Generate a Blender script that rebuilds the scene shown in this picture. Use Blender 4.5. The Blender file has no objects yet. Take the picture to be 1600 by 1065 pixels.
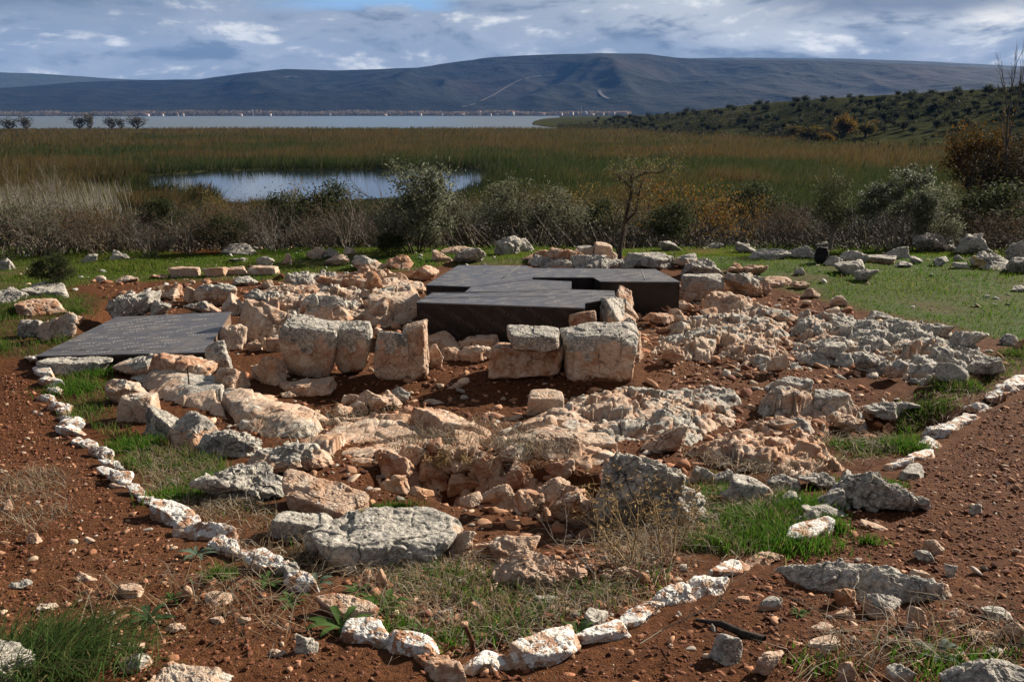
import bpy, math, random
import numpy as np
R = math.radians
scene = bpy.context.scene
col = scene.collection
rs = np.random.RandomState

# ------------------------------------------------------------------ noise
def _h(ix, iy, iz, seed):
    n = (ix.astype(np.int64)*374761393 + iy.astype(np.int64)*668265263 + iz.astype(np.int64)*2147483647 + seed*144665) & 0xffffffff
    n = ((n ^ (n >> 13))*1274126177) & 0xffffffff
    n = ((n ^ (n >> 16))*2246822519) & 0xffffffff
    n = n ^ (n >> 15)
    return (n & 0xffffff)/16777215.0
def vnoise(p, seed=0):
    p = np.asarray(p, float); i = np.floor(p).astype(np.int64); f = p - i
    u = f*f*f*(f*(f*6-15)+10)
    x, y, z = i[:, 0], i[:, 1], i[:, 2]; ux, uy, uz = u[:, 0], u[:, 1], u[:, 2]
    def c(a, b, d): return _h(x+a, y+b, z+d, seed)
    x00 = c(0,0,0)*(1-ux)+c(1,0,0)*ux; x10 = c(0,1,0)*(1-ux)+c(1,1,0)*ux
    x01 = c(0,0,1)*(1-ux)+c(1,0,1)*ux; x11 = c(0,1,1)*(1-ux)+c(1,1,1)*ux
    return ((x00*(1-uy)+x10*uy)*(1-uz)+(x01*(1-uy)+x11*uy)*uz)*2-1
ROT = np.array([[0.0, 0.8, 0.6], [-0.8, 0.36, -0.48], [-0.6, -0.48, 0.64]])
def fbm(p, o=4, seed=0, gain=.5):
    s = 0; a = 1; t = 0; q = np.asarray(p, float)
    for k in range(o):
        s = s + a*vnoise(q, seed+k*17); t += a; a *= gain; q = q@ROT.T*2.03
    return s/t
def ridge(p, o=3, seed=0):
    s = 0; a = 1; t = 0; q = np.asarray(p, float)
    for k in range(o):
        s = s + a*(1-2*np.abs(vnoise(q, seed+k*31))); t += a; a *= .5; q = q@ROT.T*2.1
    return s/t
def n2(x, y, f, o=3, seed=0):
    x = np.ravel(x); y = np.ravel(y)
    return fbm(np.stack([x*f, y*f, np.full_like(x, .37+seed)], 1), o, seed)
def voro3(p, seed=0):
    i = np.floor(p).astype(np.int64); b1 = np.full(len(p), 9.); b2 = np.full(len(p), 9.); hid = np.zeros(len(p)); cx = np.zeros((len(p), 3))
    for a in (-1, 0, 1):
        for b in (-1, 0, 1):
            for c in (-1, 0, 1):
                j = i+np.array([a, b, c]); x, y, z = j[:, 0], j[:, 1], j[:, 2]
                q = j+np.stack([_h(x, y, z, seed), _h(x, y, z, seed+1), _h(x, y, z, seed+2)], 1); d = np.sqrt(((p-q)**2).sum(1)); m = d < b1
                b2 = np.where(m, b1, np.minimum(b2, d)); b1 = np.where(m, d, b1); hid = np.where(m, _h(x, y, z, seed+3), hid); cx[m] = q[m]
    return b1, b2, hid, cx
def sstep(a, b, x):
    t = np.clip((x-a)/(b-a), 0, 1); return t*t*(3-2*t)

# ------------------------------------------------------------------ camera frame used for surveying the site
F = 1378.0; CX, CY = 800.0, 532.5; PITCH = math.atan((CY-177)/F); CAMZ = 3.0
cP, sP = math.cos(PITCH), math.sin(PITCH)
def ray(px, py):
    a = (px-CX)/F; b = (CY-py)/F
    return np.array([a, cP+b*sP, -sP+b*cP])
def onz(px, py, z):
    d = ray(px, py); t = (z-CAMZ)/d[2]
    return d*t+np.array([0, 0, CAMZ])
def polyz(pts, z=0.0): return np.array([onz(x, y, z)[:2] for x, y in pts])
def inpoly(P, poly):
    x, y = P[:, 0], P[:, 1]; r = np.zeros(len(x), bool); j = len(poly)-1
    for i in range(len(poly)):
        xi, yi = poly[i]; xj, yj = poly[j]
        if yi != yj:
            r ^= ((yi > y) != (yj > y)) & (x < (xj-xi)*(y-yi)/(yj-yi)+xi)
        j = i
    return r
def pdist(P, poly):                       # signed distance, positive inside
    d = np.full(len(P), 1e18); j = len(poly)-1
    for i in range(len(poly)):
        a = poly[j]; b = poly[i]; ab = b-a
        t = np.clip(((P-a)@ab)/max(ab@ab, 1e-12), 0, 1)
        q = P-(a+t[:, None]*ab); d = np.minimum(d, (q*q).sum(1)); j = i
    return np.sqrt(d)*np.where(inpoly(P, poly), 1, -1)

# ------------------------------------------------------------------ terrain
BY = np.array([-400,-15,0,3,5,7,8.5,20,24,35,60,85,110,540,632,650,690,3330,3400,4500,9000,20000], float)
BZ = np.array([30,2.3,1.3,.9,.5,.15,0,0,-.5,-2.2,-5.0,-6.6,-6.75,-6.75,-6.75,-7.2,-9,-9,-6.6,-5,-5,-5], float)
def base(y):
    s = 0
    for k in (.9, .95, 1, 1.05, 1.1): s = s+np.interp(y*k, BY, BZ)
    return s/5
PONDPX = [(205,277),(330,268),(600,264.5),(752,263),(762,284),(740,296),(640,309),(500,320),(380,320),(290,302),(220,287)]
POND = polyz(PONDPX, -7.0)
HPX = np.array([840,930,1000,1100,1200,1300,1400,1500,1600,2200,3000], float)
HAZ = np.arctan((HPX-CX)/F)
HCY = np.array([192,187,182,171,161,155,151,146,140,128,128], float)
HFO = np.array([610,560,490,400,350,300,270,250,230,190,170], float)
HOLLOW = polyz([(585,775),(650,742),(760,745),(890,775),(1000,800),(1050,840),(930,862),(860,845),(780,840),(725,838),(690,800),(620,800)], .12)
FLOOR = polyz([(400,640),(520,605),(660,590),(800,595),(1000,600),(1050,580),(1100,560),(1160,570),(860,640),(800,655),(640,660),(500,660)], 0)
TRENCH = polyz([(125,505),(180,470),(240,462),(240,485),(180,496),(130,530)], 0)
TRENCH2 = polyz([(1320,640),(1440,620),(1480,650),(1400,690),(1330,700),(1290,690)], 0)
def hillz(x, y):
    az = np.arctan2(x, y); r = np.hypot(x, y)
    fo = np.interp(az, HAZ, HFO); cr = fo+200
    zc = CAMZ+(177-np.interp(az, HAZ, HCY))/F*cr
    w = sstep(HAZ[0]-.05, HAZ[1], az)*(y > 0)
    u = np.clip((r-fo)/(cr-fo), 0, 1); up = np.where(u < 1, .35*u+.65*u*u*(3-2*u), 1)
    up = up*(1-.8*sstep(900, 2200, r))
    return w*np.maximum(zc+6.75, 0)*up
def ponddist(P): return pdist(P, POND)+3.2*n2(P[:, 0], P[:, 1], .13, 3, 88)-.6
def T(x, y):
    x = np.atleast_1d(np.asarray(x, float)); y = np.atleast_1d(np.asarray(y, float))
    z = base(y)
    r = np.hypot(x, y)
    far = r > 70
    if far.any():
        xf, yf = x[far], y[far]; h = hillz(xf, yf); a = z[far]
        # the hill stands above marsh and lake bed
        a = np.where(h > .05, np.maximum(a, -6.75*(h > .3)+a*(h <= .3)), a)+h
        P = np.stack([xf, yf], 1); near = (np.abs(yf) < 220)
        if near.any():
            d = ponddist(P[near]); b = a[near]
            a[near] = b*(1-sstep(-2.5, 1.5, d))+(-7.9)*sstep(-2.5, 1.5, d)
        z[far] = a
    nr = (r < 30)
    if nr.any():
        P = np.stack([x[nr], y[nr]], 1); b = z[nr]
        b = b-.60*sstep(-.22, .28, pdist(P, HOLLOW))
        b = b-.10*sstep(-.3, .4, pdist(P, FLOOR))
        b = b-.22*sstep(-.2, .25, pdist(P, TRENCH))
        b = b-.25*sstep(-.3, .4, pdist(P, TRENCH2))
        z[nr] = b
    z = z+.05*n2(x, y, .35, 2, 3)*sstep(0, 6, r)+.5*n2(x, y, .03, 2, 5)*sstep(18, 60, y)*(1-sstep(75, 100, y))
    return z
_ts = np.concatenate([np.linspace(1.5, 40, 700), np.geomspace(40.2, 900, 500)])
def W(px, py):
    d = ray(px, py); P = d[None]*_ts[:, None]; z = P[:, 2]+CAMZ; g = T(P[:, 0], P[:, 1])
    k = np.argmax(z < g)
    if not (z < g).any(): k = len(_ts)-1
    a, b = _ts[max(k-1, 0)], _ts[k]
    fa = z[max(k-1, 0)]-g[max(k-1, 0)]; fb = z[k]-g[k]
    t = a+(b-a)*fa/max(fa-fb, 1e-9)
    p = d*t; return np.array([p[0], p[1], float(T(p[0], p[1])[0])])
def depth(p): return p[1]*cP-(p[2]-CAMZ)*sP
def polyw(pts): return np.array([W(x, y)[:2] for x, y in pts])

# ------------------------------------------------------------------ meshes
def mk(name, V, tris=None, quads=None, mat=None, C=None, smooth=False, parent=None, mats=None, midx=None):
    m = bpy.data.meshes.new(name); V = np.asarray(V, np.float32)
    loops = []; tot = []
    if tris is not None and len(tris): loops.append(np.asarray(tris).ravel()); tot.append(np.full(len(tris), 3))
    if quads is not None and len(quads): loops.append(np.asarray(quads).ravel()); tot.append(np.full(len(quads), 4))
    L = np.concatenate(loops).astype(np.int32); tot = np.concatenate(tot).astype(np.int32)
    st = np.concatenate([[0], np.cumsum(tot)[:-1]]).astype(np.int32)
    m.vertices.add(len(V)); m.vertices.foreach_set('co', V.ravel())
    m.loops.add(len(L)); m.loops.foreach_set('vertex_index', L)
    m.polygons.add(len(tot)); m.polygons.foreach_set('loop_start', st); m.polygons.foreach_set('loop_total', tot)
    if smooth: m.polygons.foreach_set('use_smooth', np.ones(len(tot), bool))
    for q in (mats or [mat]):
        if q is not None: m.materials.append(q)
    if midx is not None: m.polygons.foreach_set('material_index', np.asarray(midx, np.int32))
    if C is not None:
        a = m.color_attributes.new('col', 'FLOAT_COLOR', 'POINT'); c = np.ones((len(V), 4), np.float32); C = np.asarray(C); c[:, :C.shape[1]] = C
        a.data.foreach_set('color', c.ravel())
    m.update(calc_edges=True)
    o = bpy.data.objects.new(name, m); col.objects.link(o)
    if parent is not None: o.parent = parent
    return o
def tag(o, label, cat, group=None, kind=None):
    o['label'] = label; o['category'] = cat
    if group: o['group'] = group
    if kind: o['kind'] = kind
    return o
def empty(name, loc, rz=0.0):
    o = bpy.data.objects.new(name, None); col.objects.link(o); o.location = [float(v) for v in loc]; o.rotation_euler = (0, 0, rz)
    o.empty_display_size = .1
    return o
def copytree(o, parent=None):
    c = o.copy(); col.objects.link(c)
    if parent is not None: c.parent = parent
    for ch in list(o.children): copytree(ch, c)
    return c
def tubes(S, k=3, C=None):
    """S: rows p0(3) p1(3) r0 r1 -> verts, quads"""
    S = np.asarray(S, float); n = len(S); a = S[:, :3]; b = S[:, 3:6]; d = b-a
    d = d/np.maximum(np.linalg.norm(d, axis=1, keepdims=True), 1e-9)
    up = np.where(np.abs(d[:, 2:3]) < .9, np.array([[0, 0, 1.]]), np.array([[1., 0, 0]]))
    u = np.cross(d, up); u /= np.linalg.norm(u, axis=1, keepdims=True); v = np.cross(d, u)
    V = np.zeros((n, 2*k, 3))
    for j in range(k):
        w = math.cos(2*math.pi*j/k)*u+math.sin(2*math.pi*j/k)*v
        V[:, j] = a+w*S[:, 6:7]; V[:, k+j] = b+w*S[:, 7:8]
    off = (np.arange(n)*2*k)[:, None]
    Q = np.concatenate([off+np.array([[j, (j+1) % k, k+(j+1) % k, k+j]]) for j in range(k)], 0)
    return V.reshape(-1, 3), Q
def box(x0, x1, y0, y1, z0, z1):
    V = np.array([(x, y, z) for z in (z0, z1) for x, y in ((x0, y0), (x1, y0), (x1, y1), (x0, y1))], float)
    Q = [(3,2,1,0),(4,5,6,7),(0,1,5,4),(1,2,6,5),(2,3,7,6),(3,0,4,7)]
    return V, np.array(Q)
def merge(parts):
    V = []; Q = []; n = 0
    for v, q in parts: V.append(v); Q.append(np.asarray(q)+n); n += len(v)
    return np.concatenate(V), np.concatenate(Q)
def blades(P, H, Wd, ang, lean, colr, seed=0, seg2=True, jit=.25):
    """bent grass blades rooted at P; returns verts, tris, quads, colours"""
    n = len(P); g = rs(seed); H = np.broadcast_to(H, n)*g.uniform(.6, 1.25, n); Wd = np.broadcast_to(Wd, n)
    ang = np.broadcast_to(ang, n); lean = np.broadcast_to(lean, n)*g.uniform(.3, 1.6, n)
    dx = np.stack([np.cos(ang), np.sin(ang), np.zeros(n)], 1); fa = ang+g.uniform(-.9, .9, n)+math.pi/2
    sx = np.stack([np.cos(fa), np.sin(fa), np.zeros(n)], 1)*Wd[:, None]*.5
    mid = P+dx*(H*lean*.35)[:, None]; mid[:, 2] += H*.58
    tip = P+dx*(H*lean)[:, None]; tip[:, 2] += H*np.clip(1-.25*lean**2, .35, 1)
    V = np.stack([P-sx, P+sx, mid+sx*.8, mid-sx*.8, tip], 1).reshape(-1, 3)
    o = (np.arange(n)*5)[:, None]
    C = np.asarray(colr, float); C = np.broadcast_to(C, (n, 3))*g.uniform(1-jit, 1+jit, (n, 1))
    return V, o+np.array([[3, 2, 4]]), o+np.array([[0, 1, 2, 3]]), np.repeat(C, 5, 0)
def spikes(P, tip, Wd, colr, seed=0, jit=.25):
    """single-triangle blades"""
    n = len(P); g = rs(seed); d = tip-P; fa = g.uniform(0, math.pi, n)
    sx = np.stack([np.cos(fa), np.sin(fa), np.zeros(n)], 1)*np.broadcast_to(Wd, n)[:, None]*.5
    V = np.stack([P-sx, P+sx, tip], 1).reshape(-1, 3); o = (np.arange(n)*3)[:, None]
    C = np.broadcast_to(np.asarray(colr, float), (n, 3))*g.uniform(1-jit, 1+jit, (n, 1))
    return V, o+np.array([[0, 1, 2]]), np.repeat(C, 3, 0)
def leafquads(P, L, Wd, g, flat=0.0):
    n = len(P); d = g.normal(size=(n, 3)); d[:, 2] = d[:, 2]*(1-flat)+.25
    d /= np.linalg.norm(d, axis=1, keepdims=True); e = np.cross(d, g.normal(size=(n, 3))); e /= np.linalg.norm(e, axis=1, keepdims=True)
    L = np.broadcast_to(L, n)[:, None]; Wd = np.broadcast_to(Wd, n)[:, None]
    V = np.stack([P, P+d*L*.5+e*Wd*.5, P+d*L, P+d*L*.5-e*Wd*.5], 1).reshape(-1, 3)
    return V, (np.arange(n)*4)[:, None]+np.array([[0, 1, 2, 3]])
_ico = {}
def ico(lvl):
    if lvl in _ico: return _ico[lvl]
    if lvl == 0:
        t = (1+5**.5)/2
        V = np.array([(-1,t,0),(1,t,0),(-1,-t,0),(1,-t,0),(0,-1,t),(0,1,t),(0,-1,-t),(0,1,-t),(t,0,-1),(t,0,1),(-t,0,-1),(-t,0,1)], float)
        V /= np.linalg.norm(V[0])
        Fc = np.array([(0,11,5),(0,5,1),(0,1,7),(0,7,10),(0,10,11),(1,5,9),(5,11,4),(11,10,2),(10,7,6),(7,1,8),(3,9,4),(3,4,2),(3,2,6),(3,6,8),(3,8,9),(4,9,5),(2,4,11),(6,2,10),(8,6,7),(9,8,1)])
    else:
        V0, F0 = ico(lvl-1); n = len(V0)
        E = np.sort(np.concatenate([F0[:, [0, 1]], F0[:, [1, 2]], F0[:, [2, 0]]]), 1)
        key = E[:, 0]*n+E[:, 1]; uq, inv = np.unique(key, return_inverse=True); inv = inv.ravel()
        M = V0[uq//n]+V0[uq % n]; M /= np.linalg.norm(M, axis=1, keepdims=True)
        V = np.concatenate([V0, M]); m = len(F0); a = inv[:m]+n; b = inv[m:2*m]+n; c = inv[2*m:]+n
        Fc = np.concatenate([np.stack([F0[:, 0], a, c], 1), np.stack([F0[:, 1], b, a], 1), np.stack([F0[:, 2], c, b], 1), np.stack([a, b, c], 1)])
    _ico[lvl] = (V, Fc); return _ico[lvl]

# ------------------------------------------------------------------ materials
class NT:
    def __init__(s, name, rough=.9, spec=.2):
        s.m = bpy.data.materials.new(name); s.m.use_nodes = True; s.t = s.m.node_tree; s.b = s.t.nodes['Principled BSDF']
        s.b.inputs['Roughness'].default_value = rough; s.b.inputs['Specular IOR Level'].default_value = spec
    def n(s, typ, **k):
        x = s.t.nodes.new(typ)
        for a, v in k.items(): setattr(x, a, v)
        return x
    def l(s, a, b): s.t.links.new(a, b)
    def put(s, sock, v):
        if isinstance(v, (int, float)): sock.default_value = v
        elif isinstance(v, (tuple, list)): sock.default_value = tuple(v)+((1,) if len(v) == 3 and len(sock.default_value) == 4 else ())
        else: s.l(v, sock)
    def noise(s, scale, detail=4, rough=.55, vec=None, dist=0):
        x = s.n('ShaderNodeTexNoise'); x.inputs['Scale'].default_value = scale; x.inputs['Detail'].default_value = detail
        x.inputs['Roughness'].default_value = rough; x.inputs['Distortion'].default_value = dist
        if vec is not None: s.l(vec, x.inputs['Vector'])
        return x.outputs['Fac']
    def voro(s, scale, vec=None, feature='F1', out='Distance', rnd=1):
        x = s.n('ShaderNodeTexVoronoi', feature=feature); x.inputs['Scale'].default_value = scale; x.inputs['Randomness'].default_value = rnd
        if vec is not None: s.l(vec, x.inputs['Vector'])
        return x.outputs[out]
    def rng(s, v, a, b, c=0.0, d=1.0, smooth=True):
        x = s.n('ShaderNodeMapRange'); x.interpolation_type = 'SMOOTHSTEP' if smooth else 'LINEAR'
        s.put(x.inputs[0], v)
        for i, q in zip((1, 2, 3, 4), (a, b, c, d)): s.put(x.inputs[i], q)
        return x.outputs[0]
    def math(s, op, a, b=0.0):
        x = s.n('ShaderNodeMath', operation=op); s.put(x.inputs[0], a); s.put(x.inputs[1], b); return x.outputs[0]
    def mix(s, f, a, b, mode='MIX'):
        x = s.n('ShaderNodeMix', data_type='RGBA', blend_type=mode); s.put(x.inputs[0], f); s.put(x.inputs[6], a); s.put(x.inputs[7], b)
        return x.outputs[2]
    def pos(s): return s.n('ShaderNodeNewGeometry').outputs['Position']
    def attr(s, name='col'): return s.n('ShaderNodeAttribute', attribute_name=name).outputs['Color']
    def sep(s, c):
        x = s.n('ShaderNodeSeparateColor'); s.l(c, x.inputs[0]); return x.outputs
    def bump(s, h, strength=.5, dist=.02, prev=None):
        x = s.n('ShaderNodeBump'); x.inputs['Strength'].default_value = strength; x.inputs['Distance'].default_value = dist
        s.l(h, x.inputs['Height'])
        if prev is not None: s.l(prev, x.inputs['Normal'])
        return x.outputs['Normal']
    def col(s, c): s.put(s.b.inputs['Base Color'], c)
    def nrm(s, v): s.l(v, s.b.inputs['Normal'])

def mat_limestone():
    t = NT('limestone', .88, .25); p = t.pos(); a = t.sep(t.attr())
    gr, wh, st = a[0], a[1], a[2]
    n1 = t.noise(3.0, 6, .6, p); nA = t.noise(9, 6, .65, p); nB = t.noise(38, 5, .65, p); nC = t.noise(120, 3, .6, p)
    pale = t.mix(t.rng(nB, .35, .7), (.43, .315, .230), (.60, .495, .395))
    oran = t.mix(t.rng(nA, .35, .65), (.42, .19, .085), (.27, .10, .042))
    warm = t.mix(t.math('MULTIPLY', t.rng(nA, .3, .66), st), pale, oran)
    warm = t.mix(t.rng(n1, .45, .70, 0, .6), warm, (.48, .25, .125))
    warm = t.mix(t.rng(t.noise(4.2, 5, .6, p, .4), .54, .66, 0, .7), warm, (.67, .57, .455)); warm = t.mix(t.math('MULTIPLY', t.rng(t.noise(2.6, 5, .65, p, .5), .55, .70, 0, .75), st), warm, (.30, .11, .04))
    g1 = t.mix(t.rng(nB, .36, .62), (.225, .21, .185), (.50, .46, .395))
    g1 = t.mix(t.math('MULTIPLY', t.rng(nC, .53, .64, 0, .85), t.rng(t.noise(7, 3, .6, p), .42, .6)), g1, (.06, .06, .06))
    g1 = t.mix(t.rng(t.noise(5, 5, .65, p, .3), .54, .64, 0, .75), g1, (.115, .115, .115))
    g1 = t.mix(t.rng(nA, .55, .68, 0, .8), g1, (.66, .62, .54))
    vs = t.noise(60, 2, .5, p)
    lich = t.rng(t.noise(2.2, 2, .5, p, .5), .71, .75)
    g1 = t.mix(t.math('MULTIPLY', lich, t.rng(vs, .4, .55)), g1, (.42, .27, .03))
    ge = t.rng(t.math('ADD', gr, t.math('MULTIPLY', t.math('SUBTRACT', nA, .5), 1.1)), .38, .62)
    c = t.mix(ge, warm, g1)
    c = t.mix(t.rng(nC, .3, .7, .0, .35), c, t.mix(.5, c, (.05, .03, .02)))
    so = t.math('SUBTRACT', 1.0, t.n('ShaderNodeAttribute', attribute_name='col').outputs['Alpha'])
    c = t.mix(t.rng(t.math('ADD', so, t.math('MULTIPLY', t.math('SUBTRACT', nB, .5), .9)), .35, .65), c, t.mix(t.rng(nC, .35, .65), (.070, .028, .014), (.17, .075, .036)))
    we = t.rng(t.math('ADD', wh, t.math('MULTIPLY', t.math('SUBTRACT', t.noise(22, 5, .7, p), .5), 1.5)), .42, .52)
    c = t.mix(we, c, t.mix(t.rng(nC, .35, .7), (.74, .72, .68), (.50, .47, .43)))
    t.col(c)
    h = t.math('ADD', t.math('MULTIPLY', nB, .7), t.math('MULTIPLY', nC, .35))
    wv = t.n('ShaderNodeVectorMath', operation='ADD'); nz = t.n('ShaderNodeTexNoise'); nz.inputs['Scale'].default_value = 5; nz.inputs['Detail'].default_value = 4; t.l(p, nz.inputs['Vector'])
    sc = t.n('ShaderNodeVectorMath', operation='SCALE'); t.l(nz.outputs['Color'], sc.inputs[0]); sc.inputs['Scale'].default_value = .16; t.l(p, wv.inputs[0]); t.l(sc.outputs[0], wv.inputs[1])
    ck = t.math('MULTIPLY', t.rng(t.voro(6.5, wv.outputs[0], 'DISTANCE_TO_EDGE'), .003, .022, 1, 0), t.rng(t.noise(1.7, 3, .5, p), .50, .62)); h = t.math('SUBTRACT', h, t.math('MULTIPLY', ck, .9))
    c = t.mix(t.math('MULTIPLY', ck, .6), c, (.075, .035, .02)); t.col(c)
    b1 = t.bump(h, .85, .018)
    t.nrm(b1)
    return t.m
def mat_ground():
    t = NT('ground_soil', .95, .12); p = t.pos(); a = t.attr()
    nA = t.noise(2.5, 6, .6, p); nB = t.noise(26, 5, .65, p); nC = t.noise(110, 3, .6, p)
    c = t.mix(t.rng(nB, .3, .7), t.mix(1, a, (.55, .5, .48), 'MULTIPLY'), t.mix(1, a, (1.35, 1.38, 1.4), 'MULTIPLY'))
    c = t.mix(t.rng(nA, .35, .7, 0, .5), c, t.mix(1, a, (.65, .62, .6), 'MULTIPLY'))
    t.col(c)
    t.nrm(t.bump(t.math('ADD', t.math('MULTIPLY', nB, .8), t.math('MULTIPLY', nC, .5)), 1.0, .05))
    return t.m
def mat_farground():
    t = NT('far_ground', 1.0, 0.0); p = t.pos(); a = t.attr(); nA = t.noise(.25, 6, .65, p); nB = t.noise(1.3, 4, .6, p)
    c = t.mix(t.rng(nA, .35, .65), t.mix(1, a, (.55, .55, .55), 'MULTIPLY'), t.mix(1, a, (1.35, 1.35, 1.3), 'MULTIPLY')); t.col(t.mix(t.rng(nB, .5, .7, 0, .6), c, t.mix(1, a, (.5, .52, .5), 'MULTIPLY'))); return t.m
def mat_leaf(name, rough=.6, spec=.3, trans=.35):
    t = NT(name, rough, spec); a = t.attr(); t.col(a)
    if trans > 0:
        tr = t.n('ShaderNodeBsdfTranslucent'); t.l(a, tr.inputs['Color']); mx = t.n('ShaderNodeMixShader'); mx.inputs[0].default_value = trans
        out = t.t.nodes['Material Output']; t.l(t.b.outputs[0], mx.inputs[1]); t.l(tr.outputs[0], mx.inputs[2]); t.l(mx.outputs[0], out.inputs[0])
    return t.m
def mat_plain(name, c, rough=.6, spec=.3, metal=0, var=.25, scale=20, bump=0):
    t = NT(name, rough, spec); t.b.inputs['Metallic'].default_value = metal
    p = t.pos(); n = t.noise(scale, 5, .6, p)
    t.col(t.mix(t.rng(n, .3, .7), tuple(v*(1-var) for v in c), tuple(v*(1+var) for v in c)))
    if bump: t.nrm(t.bump(n, bump, .01))
    return t.m
M = {}
M['rock'] = mat_limestone(); M['ground'] = mat_ground(); M['farground'] = mat_farground()
M['leaf'] = mat_leaf('leaf', .75, .08, .42); M['gloss_leaf'] = mat_leaf('glossy_leaf', .6, .15, .4); M['twig'] = mat_leaf('twig', .85, .15, 0)
M['grass'] = mat_leaf('grass_blade', .75, .08, .5); M['pebble'] = mat_leaf('pebble', .9, .2, 0)
# ------------------------------------------------------------------ ground sheet
LAWN = [polyw(q) for q in (
    [(0,388),(180,392),(330,398),(480,388),(640,384),(720,396),(690,420),(600,425),(520,424),(440,436),(300,440),(150,440),(60,470),(-40,480),(-120,430)],
    [(800,376),(900,378),(1080,368),(1300,366),(1600,378),(1760,388),(1760,570),(1600,540),(1500,512),(1390,492),(1320,486),(1260,456),(1140,432),(1060,410),(960,402),(880,396)],
    [(700,420),(720,396),(830,384),(900,395),(830,412)])]
GREENS = [polyw(q) for q in (
    [(75,600),(110,585),(180,600),(175,640),(230,690),(300,720),(330,760),(240,775),(190,725),(150,680),(110,650)],
    [(215,750),(300,700),(380,760),(440,800),(520,860),(520,910),(430,850),(330,800),(260,770)],
    [(1100,740),(1220,770),(1290,770),(1270,800),(1230,850),(1160,880),(1060,860),(1040,800)],
    [(0,470),(120,455),(168,466),(128,505),(118,545),(60,562),(0,560),(-80,520)],
    [(560,890),(700,880),(900,930),(1030,900),(920,960),(820,1000),(700,1010),(620,960)],
    [(1500,560),(1600,545),(1640,560),(1560,600),(1480,640),(1400,660),(1430,620)],
    [(1330,690),(1420,650),(1440,680),(1400,710),(1320,720)])]
def lawn(x, y):
    P = np.stack([x, y], 1); d = np.max([pdist(P, q) for q in LAWN], 0)
    return sstep(-.25, .45, d+.55*n2(x, y, .8, 3, 8))
def greens(x, y):
    P = np.stack([x, y], 1); d = np.max([pdist(P, q) for q in GREENS], 0)
    return sstep(-.1, .25, d+.25*n2(x, y, 1.6, 3, 9))
def axis(lo, d, hi, far, g):
    a = [np.arange(lo, hi, d)]
    s = d; v = hi; r = []
    while v < far: r.append(v); s *= g; v += s
    return np.concatenate([a[0], r])
def ground_colours(x, y, z):
    r = np.hypot(x, y); n = len(x)
    C = np.tile(np.array([.108, .040, .0140]), (n, 1))
    def mixin(w, c):
        c = np.asarray(c, float); C[:] = C*(1-w[:, None])+c*w[:, None]
    k = n2(x, y, .5, 3, 4); mixin(sstep(.0, .4, k)*.6, (.14, .062, .028))
    nr = r < 45
    w = np.zeros(n); g = np.zeros(n)
    w[nr] = lawn(x[nr], y[nr]); g[nr] = greens(x[nr], y[nr])
    mixin(w*.9, (.052, .095, .012)); mixin(g*.5, (.052, .052, .018))
    sp = n2(x, y, 1.1, 3, 21); mixin(w*sstep(.02, .45, sp)*.6, (.10, .062, .030))
    mixin(sstep(19, 23, y), (.045, .038, .022)); mixin(sstep(70, 90, y), (.040, .042, .017))
    big = n2(x, y, .012, 3, 12); mixin(sstep(70, 90, y)*sstep(0, .5, big)*.7, (.07, .053, .022))
    hz = np.zeros(n); f = r > 70; hz[f] = hillz(x[f], y[f])
    hw = sstep(.3, 3, hz); mixin(hw, (.040, .043, .021))
    hn = n2(x, y, .05, 4, 31); mixin(hw*sstep(.0, .35, hn)*.7, (.020, .023, .011)); mixin(hw*sstep(.28, .5, n2(x, y, .035, 3, 37))*.6, (.075, .066, .04))
    mixin(((y > 3300)*1.0), (.12, .10, .06))
    return C
def build_ground():
    xs = axis(0, .05, 8.6, 7000, 1.045); xs = np.concatenate([-xs[:0:-1], xs])
    ys = axis(1.2, .045, 16.5, 9000, 1.026); yb = axis(0, .15, .3, 400, 1.3)
    ys = np.concatenate([1.2-yb[:0:-1]-.1, ys])
    X, Y = np.meshgrid(xs, ys); x = X.ravel(); y = Y.ravel(); z = T(x, y)
    r = np.hypot(x, y); nr = np.where(r < 40)[0]
    xn, yn = x[nr], y[nr]; fade = 1-sstep(14, 30, r[nr])
    mic = .020*n2(xn, yn, 5, 4, 41)+.016*ridge(np.stack([xn*13, yn*13, xn*0], 1), 2, 42)
    lw = lawn(xn, yn)
    z[nr] += mic*fade*(1-.5*lw)
    C = ground_colours(x, y, z)
    nx = len(xs); i = np.arange(len(ys)-1)[:, None]*nx+np.arange(nx-1)[None]; i = i.ravel()
    Q = np.stack([i, i+1, i+nx+1, i+nx], 1)
    o = mk('ground', np.stack([x, y, z], 1), quads=Q, mats=[M['ground'], M['farground']], midx=(y[Q[:, 0]] > 19)*1, C=C, smooth=True)
    tag(o, 'red-brown stony soil sloping down past the excavation to the marsh', 'ground', kind='structure')
build_ground()

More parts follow.
